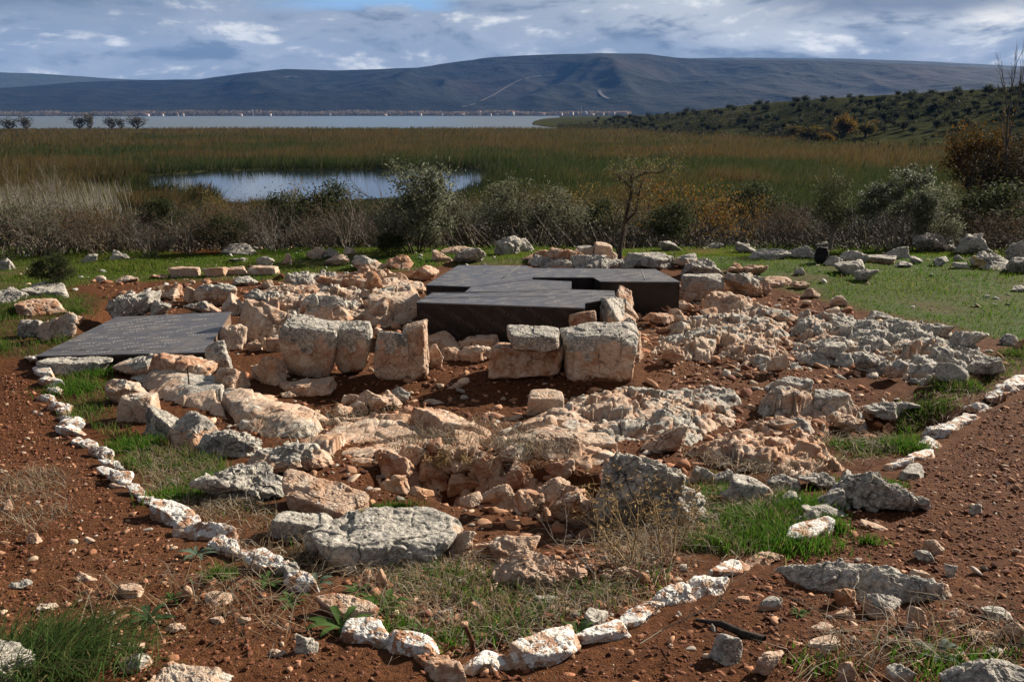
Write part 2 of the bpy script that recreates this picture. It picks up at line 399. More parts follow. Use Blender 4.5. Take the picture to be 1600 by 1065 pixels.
# water
def mat_water():
    t = NT('water', .06, .5); p = t.pos(); t.col((.012, .018, .02)); t.b.inputs['IOR'].default_value = 1.33
    m = t.n('ShaderNodeMapping'); m.inputs['Scale'].default_value = (.6, 1.6, 1); t.l(p, m.inputs[0])
    t.nrm(t.bump(t.noise(1.0, 3, .6, m.outputs[0]), .12, .08)); return t.m
def mat_lake():
    t = NT('lake_water', .32, .5); p = t.pos(); t.col((.085, .098, .10)); t.b.inputs['IOR'].default_value = 1.33
    m = t.n('ShaderNodeMapping'); m.inputs['Scale'].default_value = (.01, .06, 1); t.l(p, m.inputs[0])
    t.nrm(t.bump(t.noise(1.0, 4, .6, m.outputs[0]), .3, .5)); return t.m
def sheet(name, x0, x1, y0, y1, z, mat, nx=8, ny=8):
    xs = np.linspace(x0, x1, nx); ys = np.linspace(y0, y1, ny); X, Y = np.meshgrid(xs, ys)
    i = (np.arange(ny-1)[:, None]*nx+np.arange(nx-1)[None]).ravel()
    return mk(name, np.stack([X.ravel(), Y.ravel(), np.full(X.size, z)], 1), quads=np.stack([i, i+1, i+nx+1, i+nx], 1), mat=mat)
tag(sheet('pond_water', -90, 20, 92, 182, -7.0, mat_water()), 'still dark pond among the reeds', 'water', kind='structure')
tag(sheet('lake_water', -5000, 5000, 600, 3420, -7.0, mat_lake()), 'pale grey-blue lake stretching to the far shore', 'water', kind='structure')

# ------------------------------------------------------------------ plywood covers
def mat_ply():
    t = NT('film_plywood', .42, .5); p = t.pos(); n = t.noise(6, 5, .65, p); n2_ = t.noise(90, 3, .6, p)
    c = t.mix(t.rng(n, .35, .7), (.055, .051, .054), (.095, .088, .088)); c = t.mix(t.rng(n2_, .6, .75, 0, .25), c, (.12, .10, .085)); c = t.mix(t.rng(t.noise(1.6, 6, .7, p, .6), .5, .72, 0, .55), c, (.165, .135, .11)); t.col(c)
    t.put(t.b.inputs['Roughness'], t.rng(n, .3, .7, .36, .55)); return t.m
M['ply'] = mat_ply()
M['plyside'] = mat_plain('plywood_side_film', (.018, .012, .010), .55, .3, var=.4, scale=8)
M['plysunlit'] = mat_plain('plywood_sunlit_side', (.16, .10, .065), .8, .2, var=.4, scale=30)  # sunlit brown of the flat cover's right side, put into its colour
M['print'] = mat_plain('faded_print', (.36, .345, .33), .6, .3, var=.3, scale=15)
M['printdim'] = mat_plain('faded_brown_print', (.085, .055, .042), .6, .3, var=.3, scale=15)
M['seam'] = mat_plain('seam_strip', (.12, .115, .11), .6, .3)
def prism(name, poly, z0, z1, mat, parent, marks=None, mmat=None):
    n = len(poly); V = [(x, y, z0) for x, y in poly]+[(x, y, z1) for x, y in poly]
    Fs = [tuple(range(n, 2*n)), tuple(range(n-1, -1, -1))]+[(i, (i+1) % n, n+(i+1) % n, n+i) for i in range(n)]; k = len(Fs)
    if marks: Fs += [tuple(i+2*n for i in f) for f in marks[1]]; V += [tuple(v) for v in marks[0]]
    m = bpy.data.meshes.new(name); m.from_pydata([tuple(map(float, v)) for v in V], [], Fs)
    m.materials.append(mat)
    if marks: m.materials.append(mmat); m.polygons.foreach_set('material_index', np.array([0]*k+[1]*(len(Fs)-k), np.int32))
    o = bpy.data.objects.new(name, m); col.objects.link(o); o.parent = parent
    return o
def ccw(p):
    p = np.asarray(p); a = np.sum(p[:, 0]*np.roll(p[:, 1], -1)-np.roll(p[:, 0], -1)*p[:, 1]); return p if a > 0 else p[::-1]
def text_mesh(s):
    c = bpy.data.curves.new('t', 'FONT'); c.body = s; c.size = 1.0; c.align_x = 'CENTER'; c.align_y = 'CENTER'; c.resolution_u = 2
    o = bpy.data.objects.new('t', c); col.objects.link(o); dg = bpy.context.evaluated_depsgraph_get(); dg.update()
    me = bpy.data.meshes.new_from_object(o.evaluated_get(dg)); V = np.array([v.co[:] for v in me.vertices]); Fs = [tuple(p.vertices) for p in me.polygons]
    bpy.data.objects.remove(o); bpy.data.curves.remove(c); bpy.data.meshes.remove(me)
    return V, Fs
TXT = text_mesh('SYPLY')
def prints(spots, frame, size, rot):
    """frame(u,v)-> world point; letters laid on a board face"""
    V = []; Fs = []; n = 0; c, s = math.cos(rot), math.sin(rot)
    for (u, v) in spots:
        q = TXT[0][:, :2]*size; q = np.stack([q[:, 0]*c-q[:, 1]*s+u, q[:, 0]*s+q[:, 1]*c+v], 1)
        V += [frame(a, b) for a, b in q]; Fs += [tuple(i+n for i in f) for f in TXT[1]]; n += len(q)
    return (V, Fs) if V else None
def strip(name, a, b, w, z, mat, parent):
    a = np.array(a); b = np.array(b); d = (b-a)/np.linalg.norm(b-a); s = np.array([-d[1], d[0]])*w/2
    P = [a-s, a+s, b+s, b-s]; V = [(p[0], p[1], z) for p in P]+[(p[0], p[1], z+.003) for p in P]
    return mk(name, V, quads=[(0,1,2,3),(7,6,5,4),(0,4,5,1),(1,5,6,2),(2,6,7,3),(3,7,4,0)], mat=mat, parent=parent)
def lay(polys, size, dx, dy, seed):
    g = rs(seed); P = np.concatenate(polys); lo, hi = P.min(0), P.max(0); S = []
    for j, v in enumerate(np.arange(lo[1], hi[1], dy)):
        for u in np.arange(lo[0]+(j % 2)*dx*.5, hi[0], dx):
            q = np.array([[u+g.normal()*.035, v+g.normal()*.018]])
            if max(pdist(q, w)[0] for w in polys) > size*1.3 and g.uniform() < .7: S.append(tuple(q[0]))
    return S
def build_covers():
    Z = .50
    root = empty('plywood_cover', (0, 0, 0)); tag(root, 'large black plywood box covering the walls behind the stone blocks', 'cover')
    fr = [(650,472),(914,481),(914,473.5),(962,465),(960,454),(893,452),(725,457.5),(676,457)]
    md = [(725,457.5),(893,452),(893,440),(832,437),(736,448.5)]
    bk = [(665,446),(736,448.5),(832,437),(832,434),(927,434),(938,440.5),(1063,441),(1024,421),(832,419.5),(822,415.5),(716,415)]
    for k, q in enumerate((fr, md, bk)):
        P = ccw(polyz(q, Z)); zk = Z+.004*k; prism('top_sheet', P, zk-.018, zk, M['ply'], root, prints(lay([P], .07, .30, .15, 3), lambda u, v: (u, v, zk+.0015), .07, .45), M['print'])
    def side(a, b, zb=-.25, letters=False):
        a = onz(*a, Z)[:2]; b = onz(*b, Z)[:2]; d = (b-a)/np.linalg.norm(b-a); nrm = np.array([-d[1], d[0]]); i = .006
        A = a+d*i+nrm*i; B = b-d*i+nrm*i; A2 = A+nrm*.018; B2 = B+nrm*.018
        mk_ = None
        if letters:
            L = np.linalg.norm(B-A); S = [(u, v) for j, v in enumerate(np.arange(.05, .42, .12)) for u in np.arange(.15+(j % 2)*.2, L-.15, .42)]
            mk_ = prints(S, lambda u, v: (A[0]+d[0]*u-nrm[0]*.0015, A[1]+d[1]*u-nrm[1]*.0015, v), .085, -.6)
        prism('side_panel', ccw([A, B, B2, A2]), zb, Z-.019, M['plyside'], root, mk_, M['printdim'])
    side((650,472), (914,481), letters=True)
    for a, b in (((665,446),(736,448.5)),((832,434),(927,434)),((938,440.5),(1063,441)),((736,448.5),(725,457.5)),((927,434),(938,440.5)),((893,452),(893,440)),((893,440),(832,437)),
                 ((1063,441),(1024,421)),((676,457),(650,472)),((716,415),(665,446)),((962,465),(960,454)),((914,481),(914,473.5)),((914,473.5),(962,465)),((1024,421),(716,415))):
        side(a, b)
    # seams of the sheets
    z = Z+.009
    for a, b in (((652,466.5),(958,460.5)),((671,457.8),(890,455)),((812,415.8),(784,436)),((1002,421.5),(1008,439))):
        strip('seam_strip', onz(*a, Z)[:2], onz(*b, Z)[:2], .014, z, M['seam'], root)
    # left cover
    z = .16
    root = empty('plywood_cover', (0, 0, 0)); tag(root, 'single flat black plywood sheet on mortared stones at left', 'cover')
    pl = [(56,556),(322,550),(361,487),(182,495)]
    P = ccw(polyz(pl, z)); prism('top_sheet', P, z-.018, z, M['ply'], root, prints(lay([P], .075, .29, .15, 4), lambda u, v: (u, v, z+.0015), .075, .45), M['print'])
    def side2(a, b, zb, mat):
        a = onz(*a, z)[:2]; b = onz(*b, z)[:2]; d = (b-a)/np.linalg.norm(b-a); nrm = np.array([-d[1], d[0]]); i = .006
        A = a+d*i+nrm*i; B = b-d*i+nrm*i
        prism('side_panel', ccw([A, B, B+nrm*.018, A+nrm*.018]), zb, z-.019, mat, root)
    side2((322,550), (361,487), -.16, M['plysunlit']); side2((56,556), (322,550), -.1, M['plyside']); side2((182,495), (56,556), -.2, M['plyside']); side2((361,487), (182,495), -.2, M['plyside'])
    strip('seam_strip', onz(76,547.5,z)[:2], onz(322,543.5,z)[:2], .012, z+.001, M['seam'], root)
build_covers()

# ------------------------------------------------------------------ rocks
def rock_mesh(seed, W_, D_, H_, lvl, kind, style, taper=0.0):
    g = rs(seed); d, Fc = ico(lvl)
    if style == 'block':
        N = np.array([(1,0,0),(-1,0,0),(0,1,0),(0,-1,0),(0,0,1),(0,0,-1)], float)+g.normal(size=(6, 3))*.10; h = g.uniform(.84, 1, 6)
        E = g.normal(size=(7, 3)); E /= np.linalg.norm(E, axis=1, keepdims=True); N = np.concatenate([N, E]); h = np.concatenate([h, g.uniform(1.08, 1.35, 7)]); k = 22
    elif style == 'slab':
        N = np.concatenate([np.array([(0,0,1),(0,0,-1)], float)+g.normal(size=(2, 3))*.16, g.normal(size=(11, 3))*np.array([1, 1, .35])]); h = np.concatenate([[.75, .8], g.uniform(.8, 1.1, 11)]); k = 20
    elif style == 'karst':
        N = g.normal(size=(12, 3)); h = g.uniform(.7, 1.1, 12); k = 13
    else:
        N = g.normal(size=(13, 3)); h = g.uniform(.66, 1.08, 13); k = 24
    N /= np.linalg.norm(N, axis=1, keepdims=True)
    t = np.maximum(d@N.T, .02)/h[None]
    r = 1/(np.log(np.exp(k*np.minimum(t, 5)).sum(1))/k-.0)
    p = d*np.minimum(r, 2.2)[:, None]
    lo, hi = p.min(0), p.max(0); p = (p-(lo+hi)/2)/((hi-lo)/2)*np.array([W_, D_, H_])/2
    S = (W_*D_*H_)**(1/3)/2; so = g.uniform(-50, 50, 3)
    dn = d/np.array([W_, D_, H_]); dn /= np.linalg.norm(dn, axis=1, keepdims=True)
    q = p/S+so
    a = {'block': .05, 'slab': .07, 'karst': .15, 'boulder': .09}[style]
    disp = a*S*fbm(q*1.5, 3, seed)
    if lvl >= 4:
        wq = q+.18*np.stack([fbm(q*1.7, 2, 91), fbm(q*1.7, 2, 92), fbm(q*1.7, 2, 93)], 1)
        c1, c2, ch, cc = voro3(wq*(1.25 if style != 'karst' else 1.7), seed % 97); e = sstep(0, .07, c2-c1)
        tl = ((wq*(1.25 if style != 'karst' else 1.7)-cc)@g.normal(size=3))*.5*(2*ch-1)
        k1 = {'block': .08, 'slab': .07, 'karst': .26, 'boulder': .20}[style]
        disp += k1*S*((ch-.5)+tl)*e-{'block': .05, 'slab': .03}.get(style, .07)*S*(1-sstep(0, .05, c2-c1))*(ch > .5)
        c1, c2, ch, cc = voro3(wq*3.6, seed % 89); disp += k1*.34*S*(ch-.5)*sstep(0, .10, c2-c1)
        disp += .018*S*fbm(q*10, 3, seed+9)
    if style == 'karst': disp += .07*S*ridge(q*2.6, 3, seed+7)
    if lvl >= 5:
        disp += .012*S*ridge(q*14, 2, seed+33)
        for j, f in enumerate((1.1, 1.9)):
            c = vnoise(q*f+.35*fbm(q*3, 2, 3)[:, None], seed+50+j); disp -= (.10 if j == 0 else .05)*S*np.exp(-(c/.02)**2)
        if style in ('karst', 'slab'):
            c = vnoise(q*3.2, seed+60); disp -= .10*S*sstep(.5, .72, c)
    p = p+dn*disp[:, None]
    fl = 1+(.42 if style != 'block' else .06)*np.clip(.55-(p[:, 2]/H_+.5), 0, .55); p[:, 0] *= fl; p[:, 1] *= fl
    if taper: sc = 1-taper*np.clip(.75-(p[:, 2]/H_+.5), 0, 1); p[:, 0] *= sc; p[:, 1] *= sc
    hf = (p[:, 2]/H_)+.5; nz = fbm(q*1.8, 3, seed+70)
    n = len(p); G = np.zeros(n); Wh = np.zeros(n); St = np.full(n, .55)+.5*nz
    if kind == 'g': G[:] = .92+.25*nz
    elif kind == 'm': G = sstep(.5, .85, hf+.35*nz)
    elif kind == 'b': G = sstep(.52, .86, hf+.30*nz)*.8+.20+.2*nz; St = .60+.9*nz
    elif kind == 'p': G[:] = .25+.5*nz; St[:] = .15
    elif kind == 'o': G[:] = .03+.25*nz; St[:] = .95+.4*nz
    elif kind == 't': G[:] = .15+.35*nz; St = .45+.6*nz
    elif kind == 'w': Wh = sstep(.30, .75, hf+.7*nz)*.42+.10+.42*nz; G[:] = .3*nz+.2; St[:] = .8
    elif kind == 'c': G[:] = .75; St[:] = .1
    soil = 1-sstep(.02, .30, hf-.16*nz); soil = soil*(.75 if kind != 'w' else .5)
    return p, Fc, np.clip(np.stack([G, Wh, St, 1-soil], 1), 0, 1)
_seed = [100]
SURVEY = []                                # footprints of rocks for later checks (x, y, radius)
def rock(bx, kind='t', style='boulder', name='rock', label=None, cat='rock', group=None, dr=.8, rz=None, lvl=None, bury=.30, zoff=0, tilt=.0, taper=0., Hm=None):
    x0, x1, y0, y1 = bx; _seed[0] += 1; sd = _seed[0]; g = rs(sd)
    f = W((x0+x1)/2, y1); dp = depth(f); w = (x1-x0)*dp/F; hp = (y1-y0)*dp/F
    e = math.atan2(CAMZ-f[2], math.hypot(f[0], f[1]))
    D = min(dr*w, (.88 if style == 'slab' else .62)*hp/math.sin(e)); H = 1.06*max((hp-D*math.sin(e)*.8)/math.cos(e), .16*w)
    if kind == 'w': H = min(H, .62*w)
    if Hm: H = Hm
    hd = f[:2]/np.linalg.norm(f[:2]); c = f[:2]+hd*D*.46
    zb = min(f[2], float(T(*c)[0]))+zoff; Hb = H*(1+bury)+max(f[2]-zb, 0)*.5
    px = x1-x0
    if lvl is None: lvl = 6 if px > 105 else 5 if px > 44 else 4 if px > 20 else 3
    p, Fc, C = rock_mesh(sd, w*1.09, D*1.05, Hb, lvl, kind, style, taper)
    if tilt:
        ct, s_ = math.cos(tilt), math.sin(tilt); p = np.stack([p[:, 0]*ct-p[:, 2]*s_, p[:, 1], p[:, 0]*s_+p[:, 2]*ct], 1)
    p[:, 2] -= p[:, 2].min()
    o = mk(name, p, tris=Fc, mat=M['rock'], C=C, smooth=True)
    o.location = (c[0], c[1], zb-Hb*bury/(1+bury)); o.rotation_euler = (0, 0, g.uniform(-.16, .16) if rz is None else rz)
    SURVEY.append((c[0], c[1], max(w, D)*.5))
    tag(o, label, cat, group)
    return o
KD = {'g': 'grey', 'm': 'grey-topped', 'b': 'grey-orange', 'p': 'pale', 'o': 'orange', 't': 'tan', 'w': 'white-painted', 'c': 'mortar'}
ORD = ['first','second','third','fourth','fifth','sixth','seventh','eighth','ninth','tenth','eleventh','twelfth','thirteenth','fourteenth','fifteenth','sixteenth','seventeenth','eighteenth','nineteenth','twentieth',
       'twenty-first','twenty-second','twenty-third','twenty-fourth','twenty-fifth','twenty-sixth','twenty-seventh','twenty-eighth','twenty-ninth','thirtieth']
def zone(rows, place, group, name='field_stone', cat='stone', along='from the left', style='boulder', noun='stone', zoff=0):
    """rows in the order they lie; the ordinal runs over that order, per colour"""
    cnt = {}; rows = sorted(rows, key=lambda r: r[0]+r[1])
    for r in rows:
        if len(r) < 7: cnt[r[4]] = cnt.get(r[4], 0)+1
    seen = {}
    for r in rows:
        k = r[4]
        if len(r) > 6: lb = r[6]
        elif cnt[k] == 1: lb = 'the only %s %s %s' % (KD[k], noun, place)
        else: seen[k] = seen.get(k, 0)+1; lb = '%s %s %s from left %s' % (ORD[seen[k]-1], KD[k], noun, place)
        rock(r[:4], k, r[5] if len(r) > 5 and r[5] else style, name, lb, cat, group, zoff=zoff)

def border(bx, way, kind, label, k=1.0):
    """a long stone lying along the line it belongs to: its axis joins two surveyed ground points"""
    x0, x1, y0, y1 = bx; dy = (y1-y0)
    a, b = ((x0, y0+dy*.42), (x1, y1-dy*.12)) if way > 0 else ((x0, y1-dy*.12), (x1, y0+dy*.42))
    A = W(*a); Bp = W(*b); d = Bp[:2]-A[:2]; L = np.linalg.norm(d)*1.0; c = (A[:2]+Bp[:2])/2; dp = depth(np.r_[c, A[2]])
    H = max(min(.55*dy*dp/F, .45*L), .04)*k; D = min(max(.45*L, .9*H), 1.3*H+.05); _seed[0] += 1; g = rs(_seed[0])
    p, Fc, C = rock_mesh(_seed[0], L, D, H*1.35, 5 if x1-x0 > 36 else 4, kind, 'slab' if g.uniform() < .35 else 'boulder'); p[:, 2] -= p[:, 2].min()
    o = mk('border_stone', p, tris=Fc, mat=M['rock'], C=C, smooth=True); o.location = (c[0], c[1], float(T(*c)[0])-H*.35); o.rotation_euler = (g.uniform(-.1, .1), 0, math.atan2(d[1], d[0])+g.uniform(-.12, .12))
    return tag(o, label, 'border stone', 'white-painted border stones')
# --- wall blocks of the ruin
for b in (
    ((445,533,495,593),'b','block','wide leaning stone block with white-grey top, leftmost of the four upright wall blocks',.75,-.12,.5),
    ((513,588,504,591),'b','block','tapering upright wall block with dark flat top, narrowest at its foot',.75,.03,.85),
    ((588,643,512,595),'b','block','upright wall block with pale rounded top left of a deep crack',.9,.03,.12),
    ((634,668,502,595),'t','block','thin upright stone slab with sunlit right edge at the end of the wall blocks',1.4,.03,0),
    ((769,878,536,594),'o','block','low tan foundation block under a grey capping stone',.6,0,0),
    ((792,877,500,550),'m','block','grey capping stone lying on a low tan foundation block',.85,0,0),
    ((877,993,506,595),'b','block','big cracked corner block at the right end of the stone wall',.75,0,0)):
    up = b[0] == (792,877,500,550)
    if up:
        f = W(824, 592); dp = depth(f); f2 = f+np.array([0, .03, .36]); w = 85*dp/F
        _seed[0] += 1; p, Fc, C = rock_mesh(_seed[0], w, .50, .24, 6, 'm', 'block'); C[:, 0] = np.clip(C[:, 0]+.55, 0, 1); p[:, 2] -= p[:, 2].min()
        o = mk('limestone_block', p, tris=Fc, mat=M['rock'], C=C, smooth=True); q = onz(834.5, 549, f2[2]); o.location = (q[0], q[1]+.24, f2[2]-.02)
        tag(o, b[3], 'stone block', 'squared wall blocks of the ruin')
    else:
        rock(b[0], b[1], b[2], 'limestone_block', b[3], 'stone block', 'squared wall blocks of the ruin', dr=b[4], rz=0, lvl=6, tilt=b[5], bury=.06, taper=b[6])
# the return of the corner wall, running back beside the cover
def wallstone(px, pyb, z, w, d, h, kind, label, rz=0, style='block', name='limestone_block'):
    q = onz(px, pyb, z); _seed[0] += 1; p, Fc, C = rock_mesh(_seed[0], w, d, h, 6 if w > .4 else 5, kind, style); p[:, 2] -= p[:, 2].min()
    o = mk(name, p, tris=Fc, mat=M['rock'], C=C, smooth=True); o.location = (q[0], q[1]+d/2, z); o.rotation_euler = (0, 0, rz)
    SURVEY.append((q[0], q[1]+d/2, w/2)); tag(o, label, 'stone block', 'squared wall blocks of the ruin'); return o
wallstone(965, 588-12, -.1, .58, .8, .58, 'b', 'weathered grey wall stone running back behind the big corner block', .05, 'boulder')
q0 = W(975, 560)
wallstone(968, 545, -.1, .62, .9, .64, 'b', 'pale-topped wall stone with orange right flank beside the black cover', -.04, 'boulder')
wallstone(975, 520, -.1, .42, .5, .64, 't', 'knobbly tan stone at the far end of the corner wall', .2, 'boulder')
wallstone(911, 547, -.05, .36, .16, .52, 'o', 'upright orange stone shard leaning on the black cover', -.25, 'slab')
# --- big individual rocks
B = lambda *a, **k: rock(*a, **k)
big = [
 ((391,487,462,536),'t','boulder','large smooth tan boulder between the flat cover and the upright blocks'),
 ((473,550,462,514),'m','boulder','white-topped broad rock just behind the leftmost upright block'),
 ((500,596,426,466),'o','boulder','large rounded orange boulder near the green lawn'),
 ((578,659,458,503),'p','block','pale fractured rock leaning against the left side of the big cover'),
 ((566,608,464,507),'t','boulder','pointed tan rock left of the big black cover'),
 ((592,664,439,460),'p','slab','long pale flat stone beside the big cover'),
 ((535,577,483,510),'t','boulder','small tan rock wedged behind the upright blocks'),
 ((370,399,489,522),'o','boulder','orange-tan rock at the far right corner of the flat cover'),
 ((347,385,508,548),'p','boulder','pale angular stone below the corner of the flat cover'),
 ((420,448,526,549),'o','block','little orange cube of rock in the shade of the tan boulder'),
 ((388,411,532,549),'t','boulder','small rock in the shade left of an orange cube of rock'),
 ((338,384,574,617),'t','boulder','dull tan rock in shade right of the mortared stones'),
 ((398,447,557,600),'t','boulder','split brown rock at the foot of the leftmost upright block'),
 ((440,517,590,618),'t','slab','flat wedge of rock pointing right on the dark soil below the upright blocks'),
 ((586,617,511,534),'o','boulder','orange rock peeping out behind the upright blocks'),
 ((666,717,521,547),'t','boulder','flat tan stone in front of the black cover beside the thin slab'),
 ((718,746,526,545),'o','boulder','small orange lump in front of the middle of the black cover'),
 ((664,692,540,577),'o','boulder','rough orange stone right of the thin sunlit slab'),
 ((689,720,543,564),'t','boulder','square tan stone on the soil between the two groups of blocks'),
 ((719,767,540,568),'p','boulder','pale sunlit stone on the soil left of the low foundation block'),
 ((735,778,524,545),'t','slab','brown stone tucked behind the capping stone'),
 # mortared edge
 ((78,180,553,582),'c','slab','low mortar ledge with flat stones under the front edge of the flat cover'),
 ((180,262,553,592),'m','boulder','mortared lump of orange and grey stone under the flat cover'),
 ((240,335,548,602),'o','boulder','orange rock set in pale mortar at the near right corner of the flat cover'),
 ((324,362,532,580),'c','boulder','grey mortar pier at the right side of the flat cover'),
 # behind left
 ((178,241,456,496),'g','karst','big grey pitted rock at the back edge of the flat cover'),
 ((236,266,470,494),'g','boulder','grey stone right of the big pitted rock at the back of the flat cover'),
 ((66,123,487,533),'p','boulder','tall white-faced boulder left of the flat cover'),
 ((38,75,500,527),'g','boulder','grey rock left of the tall white-faced boulder'),
 ((28,100,467,494),'o','slab','flat orange slab in the grass at the left edge'),
 ((-14,37,452,476),'g','boulder','grey rock cut by the left edge of the photo'),
 ((34,116,445,465),'g','slab','low grey rock under the dark scrub bush'),
 ((236,282,442,470),'o','boulder','pointed orange rock behind the flat cover'),
 ((289,319,447,472),'p','boulder','small pale rock behind the flat cover'),
 ((310,373,441,477),'m','boulder','broad grey and tan rock behind the flat cover'),
 ((293,339,469,492),'m','boulder','low rock touching the back edge of the flat cover'),
 ((350,387,461,492),'p','boulder','pale tan rock near the back right corner of the flat cover'),
 ((387,441,453,488),'g','karst','grey ridged rock between the flat cover and the tan boulder'),
 ((416,461,444,472),'t','boulder','speckled round rock beside the grey ridged rock'),
 ((452,502,427,455),'g','karst','dark grey jagged rock left of the orange boulder'),
 ((460,528,449,472),'o','boulder','low orange rock in front of the dark jagged rock'),
 # left line above the grass
 ((168,225,589,633),'p','boulder','white-crusted rock, farthest of the line of rocks curving left of the pit'),
 ((192,251,613,660),'p','block','pale square-faced rock, second of the line of rocks curving left of the pit'),
 ((232,294,635,684),'g','boulder','grey rounded rock, third of the line of rocks curving left of the pit'),
 ((270,346,642,701),'m','boulder','grey rock with sunlit right face, fourth of the line curving left of the pit'),
 ((320,403,666,714),'g','karst','grey pitted rock, fifth of the line curving left of the pit'),
 ((396,500,691,742),'m','karst','grey-tan hollowed rock, nearest of the line curving left of the pit'),
 ((316,437,721,786),'g','karst','dark grey pitted rock at the upper end of the smooth tan slab'),
 ((336,410,752,785),'g','slab','flat grey rock in dry grass below the dark pitted rock'),
 ((430,520,792,846),'g','slab','grey weathered rock sunk in dry grass left of the great slab'),
 ((484,545,818,872),'g','boulder','smooth grey boulder at the left end of the great slab'),
 ((696,742,824,880),'t','boulder','tan rock leaning on the right end of the great slab'),
 ((764,842,830,880),'t','boulder','tan angular rock in the hollow above a cracked flat rock'),
 ((772,908,872,922),'t','karst','cracked flat orange rock in the middle of the near hollow'),
 ((733,766,843,867),'o','boulder','small orange rock left of the tan angular rock'),
 ((922,1064,712,822),'g','karst','tall grey lichened outcrop behind the dead thistle',.45),
 ((1010,1095,760,822),'g','karst','grey shoulder of rock right of the tall outcrop'),
 ((862,925,760,820),'t','karst','brown broken rock at the left foot of the tall outcrop'),
 ((1076,1112,723,756),'m','boulder','small grey rock with pale top right of the tall outcrop'),
 ((1110,1142,731,762),'g','boulder','grey stone just right of the small pale-topped rock'),
 ((1126,1160,755,793),'m','boulder','narrow grey rock in the green grass'),
 ((1136,1212,738,792),'m','slab','upright grey flagstones in a row above the green grass'),
 ((1200,1246,739,765),'g','boulder','grey stone in the row behind the green grass'),
 ((1248,1302,735,766),'g','karst','dark round-backed rock in the row behind the green grass'),
 ((1208,1252,768,796),'g','boulder','shaded stone right of the upright flagstones'),
 ((1008,1068,655,708),'t','boulder','rounded tan boulder below the fractured pavement'),
 ((823,878,608,648),'p','block','sharp-edged pale rock on the dark soil, sunlit on its left face'),
 ((877,957,675,708),'p','block','pale block split by cracks in the middle of the bedrock'),
 ((834,906,674,718),'t','slab','tilted tan flagstone in the middle of the bedrock'),
 # right of the cover
 ((1013,1078,465,493),'o','boulder','long orange rock right of the big cover'),
 ((1012,1046,450,470),'o','boulder','lumpy orange rock touching the right arm of the big cover'),
 ((1044,1090,455,473),'o','boulder','orange rock at the right corner of the big cover'),
 ((990,1017,472,491),'o','boulder','small orange rock beside the far end of the corner wall'),
 ((1046,1072,483,503),'o','boulder','orange stone below the long orange rock'),
 ((1072,1126,405,434),'g','karst','grey rock at the far right of the big cover'),
 ((1064,1124,427,468),'m','block','big tan-faced grey boulder right of the cover corner'),
 ((1128,1199,427,468),'m','karst','leaning grey boulder pointing right above the rubble'),
 ((1103,1173,460,494),'t','boulder','rounded tan boulder resting on the broken bedrock'),
 # behind the cover
 ((830,906,389,414),'o','boulder','orange broken rock behind the big cover'),
 ((901,928,384,405),'m','block','squat rock with tan face behind the big cover'),
 ((926,954,379,405),'p','block','tallest pale rock left of the bare tree'),
 ((951,968,393,408),'p','boulder','small rock against the bare tree'),
 ((896,968,397,423),'g','boulder','low pale grey rock at the foot of the bare tree'),
 ((976,1050,396,422),'g','slab','long grey rock right of the bare tree'),
 ((857,894,406,424),'m','boulder','grey rock just behind the back edge of the big cover'),
 ((1048,1090,398,420),'m','boulder','grey rock in the shade of the cut bank right of the bare tree'),
 ((706,792,353,383),'g','karst','broad dark grey rock mass under the bushes'),
 ((776,812,372,399),'g','karst','light grey jagged rock right of the dark rock mass'),
 ((804,833,372,394),'g','boulder','grey rock right of the light jagged rock'),
 ((886,924,358,381),'g','karst','grey craggy rock on the lawn left of the bare tree'),
 ((712,758,388,413),'g','boulder','mossy grey rock behind the back left corner of the big cover'),
 ((690,738,383,398),'t','slab','flat tan rock in the grass behind the big cover'),
 ((678,704,390,409),'p','boulder','white stone in the grass left of the big cover'),
 # lawn at right
 ((1150,1180,378,395),'g','boulder','grey rock on the lawn right of the bare tree'),
 ((1172,1230,390,405),'g','slab','flat grey rock on the lawn'),
 ((1226,1276,384,404),'g','boulder','shaded grey rock left of the black bag'),
 ((1289,1315,400,415),'g','boulder','small grey stone right of the black bag'),
 ((1314,1354,393,412),'g','boulder','upper grey rock of the pair right of the black bag'),
 ((1304,1346,407,429),'g','boulder','lower sunlit grey rock of the pair right of the black bag'),
 ((1338,1369,420,440),'g','boulder','shaded grey rock in front of the pair'),
 ((1385,1417,385,404),'g','boulder','round grey rock under the olive trees'),
 ((1350,1400,401,412),'m','slab','low flat stones on the lawn under the olive trees'),
 ((1520,1582,398,422),'g','karst','long grey rock at the right edge of the lawn'),
 ((1574,1622,375,410),'g','karst','tall grey rock cut by the right edge of the photo'),
 ((1572,1620,402,426),'g','boulder','low grey rock at the right edge in front of the tall one'),
 ((1322,1382,351,374),'g','karst','grey rocks behind the olive trees'),
 ((1420,1480,370,393),'g','karst','grey rock right of the olive trees'),
 ((1496,1540,371,398),'g','karst','grey craggy rock below the dark shrubs at right'),
 ((1176,1234,432,449),'t','slab','flat rock on the lawn right of the leaning boulder'),
 ((1294,1320,461,480),'p','boulder','pale pointed stone on the bare patch of the lawn'),
 ((1284,1308,479,499),'p','boulder','pale stone on the edge of the dark soil below the lawn'),
 ((1136,1163,413,428),'o','boulder','orange stone on the lawn'),
 ((1163,1197,413,430),'o','boulder','reddish stones right of the orange stone on the lawn'),
 ((1216,1241,356,369),'g','boulder','grey stone at the back of the lawn under the round olive tree'),
 ((353,396,380,399),'g','boulder','grey rock at the foot of the brown thicket'),
 # near corners
 ((-60,52,996,1090),'g','boulder','smooth grey boulder in the near left corner'),
 ((1490,1660,1030,1110),'g','boulder','smooth grey boulder in the near right corner'),
]
